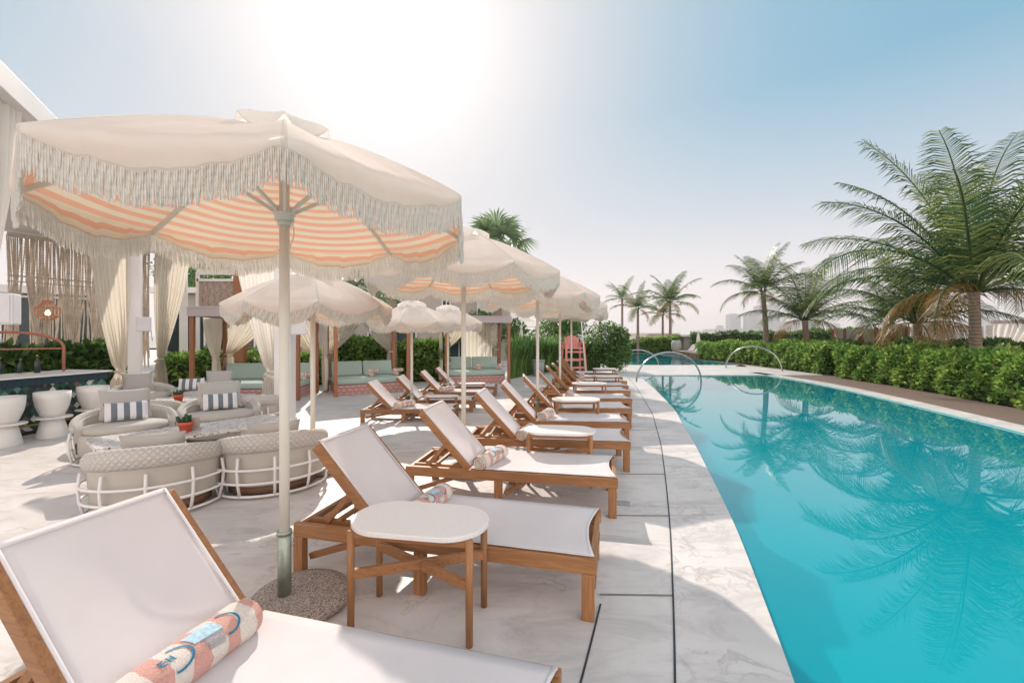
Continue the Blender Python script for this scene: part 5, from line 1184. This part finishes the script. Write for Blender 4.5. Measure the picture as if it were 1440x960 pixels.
# woven screen above the left cabana
ws = empty('woven_screen', AT(280, 13.3), 0, 'brown woven fibre screen in a white frame above the left cabana', 'screen'); wd = AT(336, 13.3)-AT(280, 13.3)
b = MB(); b.grid(lambda u, v: wd*u+Vector((0, 0.02*sin(u*40), 2.45+0.75*v)), 40, 4); b.build('panel', 'thatch', ws, True)
b = MB(); b.bar((-0.05, 0, 3.25), wd+Vector((0.4, 0, 3.25)), 0.08, 0.08); b.bar((-0.05, 0, 3.5), wd+Vector((0.4, 0, 3.5)), 0.1, 0.16); b.box((-0.04, 0, 1.75), (0.08, 0.08, 3.5)); b.box((wd.x+0.06, 0, 1.75), (0.08, 0.08, 3.5)); b.build('frame', 'white_paint', ws)
b = MB(); b.box((0, 0, 1.75), (0.3, 0.2, 3.5)); tag(b.build('timber_post', 'post_wood', None, loc=AT(338, 12.9)), 'thick brown post beside the woven screen', 'post')
# white tent roof far behind
tn_ = empty('marquee', AT(716, 38), 0, 'white marquee tent roof beyond the right cabana', 'marquee'); b = MB(); b.lathe([(4.2, 2.3), (2.4, 2.75), (0.9, 3.6), (0.05, 4.3)], 4); b.build('tent_roof', 'sheer', tn_)
for k in range(4): b = MB(); a_ = PI/2*k; b.tube([(4.1*cos(a_), 4.1*sin(a_), 0), (4.1*cos(a_), 4.1*sin(a_), 2.3)], 0.05, 8); b.build('pole', 'white_paint', tn_)
# white planter box by the bar end
b = MB(); b.box((0, 0, 0.2), (0.5, 0.4, 0.4)); tag(b.build('planter_box', 'white_paint', None, loc=AT(160, 8.4), bevel=0.01), 'low white box at the end of the tiled bar, under the tied curtain', 'planter')

# ------------------------------------------------------------------ haze
b = MB(); b.box((0, 1900, 108), (8000, 4400, 222.4)); hz = b.build('haze', 'sand'); tag(hz, kind='stuff')
m, nt = newmat('haze_air'); v_ = nd(nt, 'ShaderNodeVolumePrincipled'); v_.inputs['Color'].default_value = (0.97, 0.93, 0.94, 1); v_.inputs['Density'].default_value = 0.00032; v_.inputs['Anisotropy'].default_value = 0.3
o_ = nd(nt, 'ShaderNodeOutputMaterial'); nt.links.new(v_.outputs[0], o_.inputs['Volume']); hz.data.materials.clear(); hz.data.materials.append(m)

# ------------------------------------------------------------------ camera, sun, sky
cam = bpy.data.cameras.new('camera'); co = bpy.data.objects.new('camera', cam); col.objects.link(co)
co.location = (0, 0, CAMZ); co.rotation_euler = (R(90), 0, 0); cam.sensor_width = 36; cam.lens = 36*F/1440; cam.shift_y = -(480-HY)/1440; cam.clip_end = 12000; cam.clip_start = 0.02
S.camera = co
AZ, EL = R(-17), R(35)
sd3 = Vector((sin(AZ)*cos(EL), cos(AZ)*cos(EL), sin(EL)))
su = bpy.data.lights.new('sun', 'SUN'); su.energy = 2.2; su.angle = R(0.6); su.color = (1.0, 0.90, 0.79)
so = bpy.data.objects.new('sun', su); col.objects.link(so); so.rotation_euler = sd3.to_track_quat('Z', 'Y').to_euler(); so.location = sd3*50
w = bpy.data.worlds.new('World'); S.world = w; w.use_nodes = True; nt = w.node_tree; nt.nodes.clear()
sky = nd(nt, 'ShaderNodeTexSky'); sky.sky_type = 'NISHITA'; sky.sun_disc = False; sky.sun_elevation = EL; sky.sun_rotation = AZ; sky.air_density = 1.0; sky.dust_density = 1.5; sky.ozone_density = 2.0
tc = nd(nt, 'ShaderNodeTexCoord'); nv = nd(nt, 'ShaderNodeVectorMath', operation='NORMALIZE'); nt.links.new(tc.outputs['Generated'], nv.inputs[0])
dt = nd(nt, 'ShaderNodeVectorMath', operation='DOT_PRODUCT'); nt.links.new(nv.outputs[0], dt.inputs[0]); dt.inputs[1].default_value = sd3
sx = nd(nt, 'ShaderNodeSeparateXYZ'); nt.links.new(nv.outputs[0], sx.inputs[0])
# dusty air: pale towards the horizon and around the sun
SKYS = 0.12
hz_f = ramp(nt, [(0.0, (1, 1, 1)), (0.10, (0.92,)*3), (0.26, (0.50,)*3), (0.45, (0.12,)*3), (1.0, (0.05,)*3)], sx.outputs[2])
gl = ramp(nt, [(0.0, (0, 0, 0)), (0.60, (0.02,)*3), (0.76, (0.14,)*3), (0.86, (0.36,)*3), (0.93, (0.66,)*3), (0.975, (0.9,)*3), (1.0, (1, 1, 1))], dt.outputs['Value'], True)
blue = mixc(nt, sky.outputs[0], (0.10, 1.40, 2.2), 0.95)
base_c = mixc(nt, blue, (3.85, 3.45, 3.42), hz_f)
anti = ramp(nt, [(0.0, (1, 1, 1)), (0.42, (0, 0, 0))], dt.outputs['Value'])  # unseen sky behind the camera, brightened to lift camera-facing sides
base_c = mixc(nt, base_c, (7.0, 6.35, 6.05), anti)
base_c2 = mixc(nt, base_c, (2.95, 2.75, 2.75), gl)
core = math_(nt, 'POWER', math_(nt, 'MAXIMUM', dt.outputs['Value'], 0.0), 45.0)
core2 = math_(nt, 'POWER', math_(nt, 'MAXIMUM', dt.outputs['Value'], 0.0), 20.0)
base_c2 = mixc(nt, base_c2, (4.4, 4.2, 4.15), math_(nt, 'MULTIPLY', core2, 0.40))
base_c3 = mixc(nt, base_c2, (13, 12.3, 11.7), math_(nt, 'MULTIPLY', core, 0.14))
bg = nd(nt, 'ShaderNodeBackground'); bg.inputs[1].default_value = SKYS; nt.links.new(base_c3, bg.inputs[0])
wo = nd(nt, 'ShaderNodeOutputWorld'); nt.links.new(bg.outputs[0], wo.inputs[0])
S.view_settings.view_transform = 'Standard'; S.view_settings.look = 'None'; S.view_settings.exposure = 1.14; S.view_settings.gamma = 1
S.render.engine = 'CYCLES'; S.render.resolution_x = 1024; S.render.resolution_y = 682
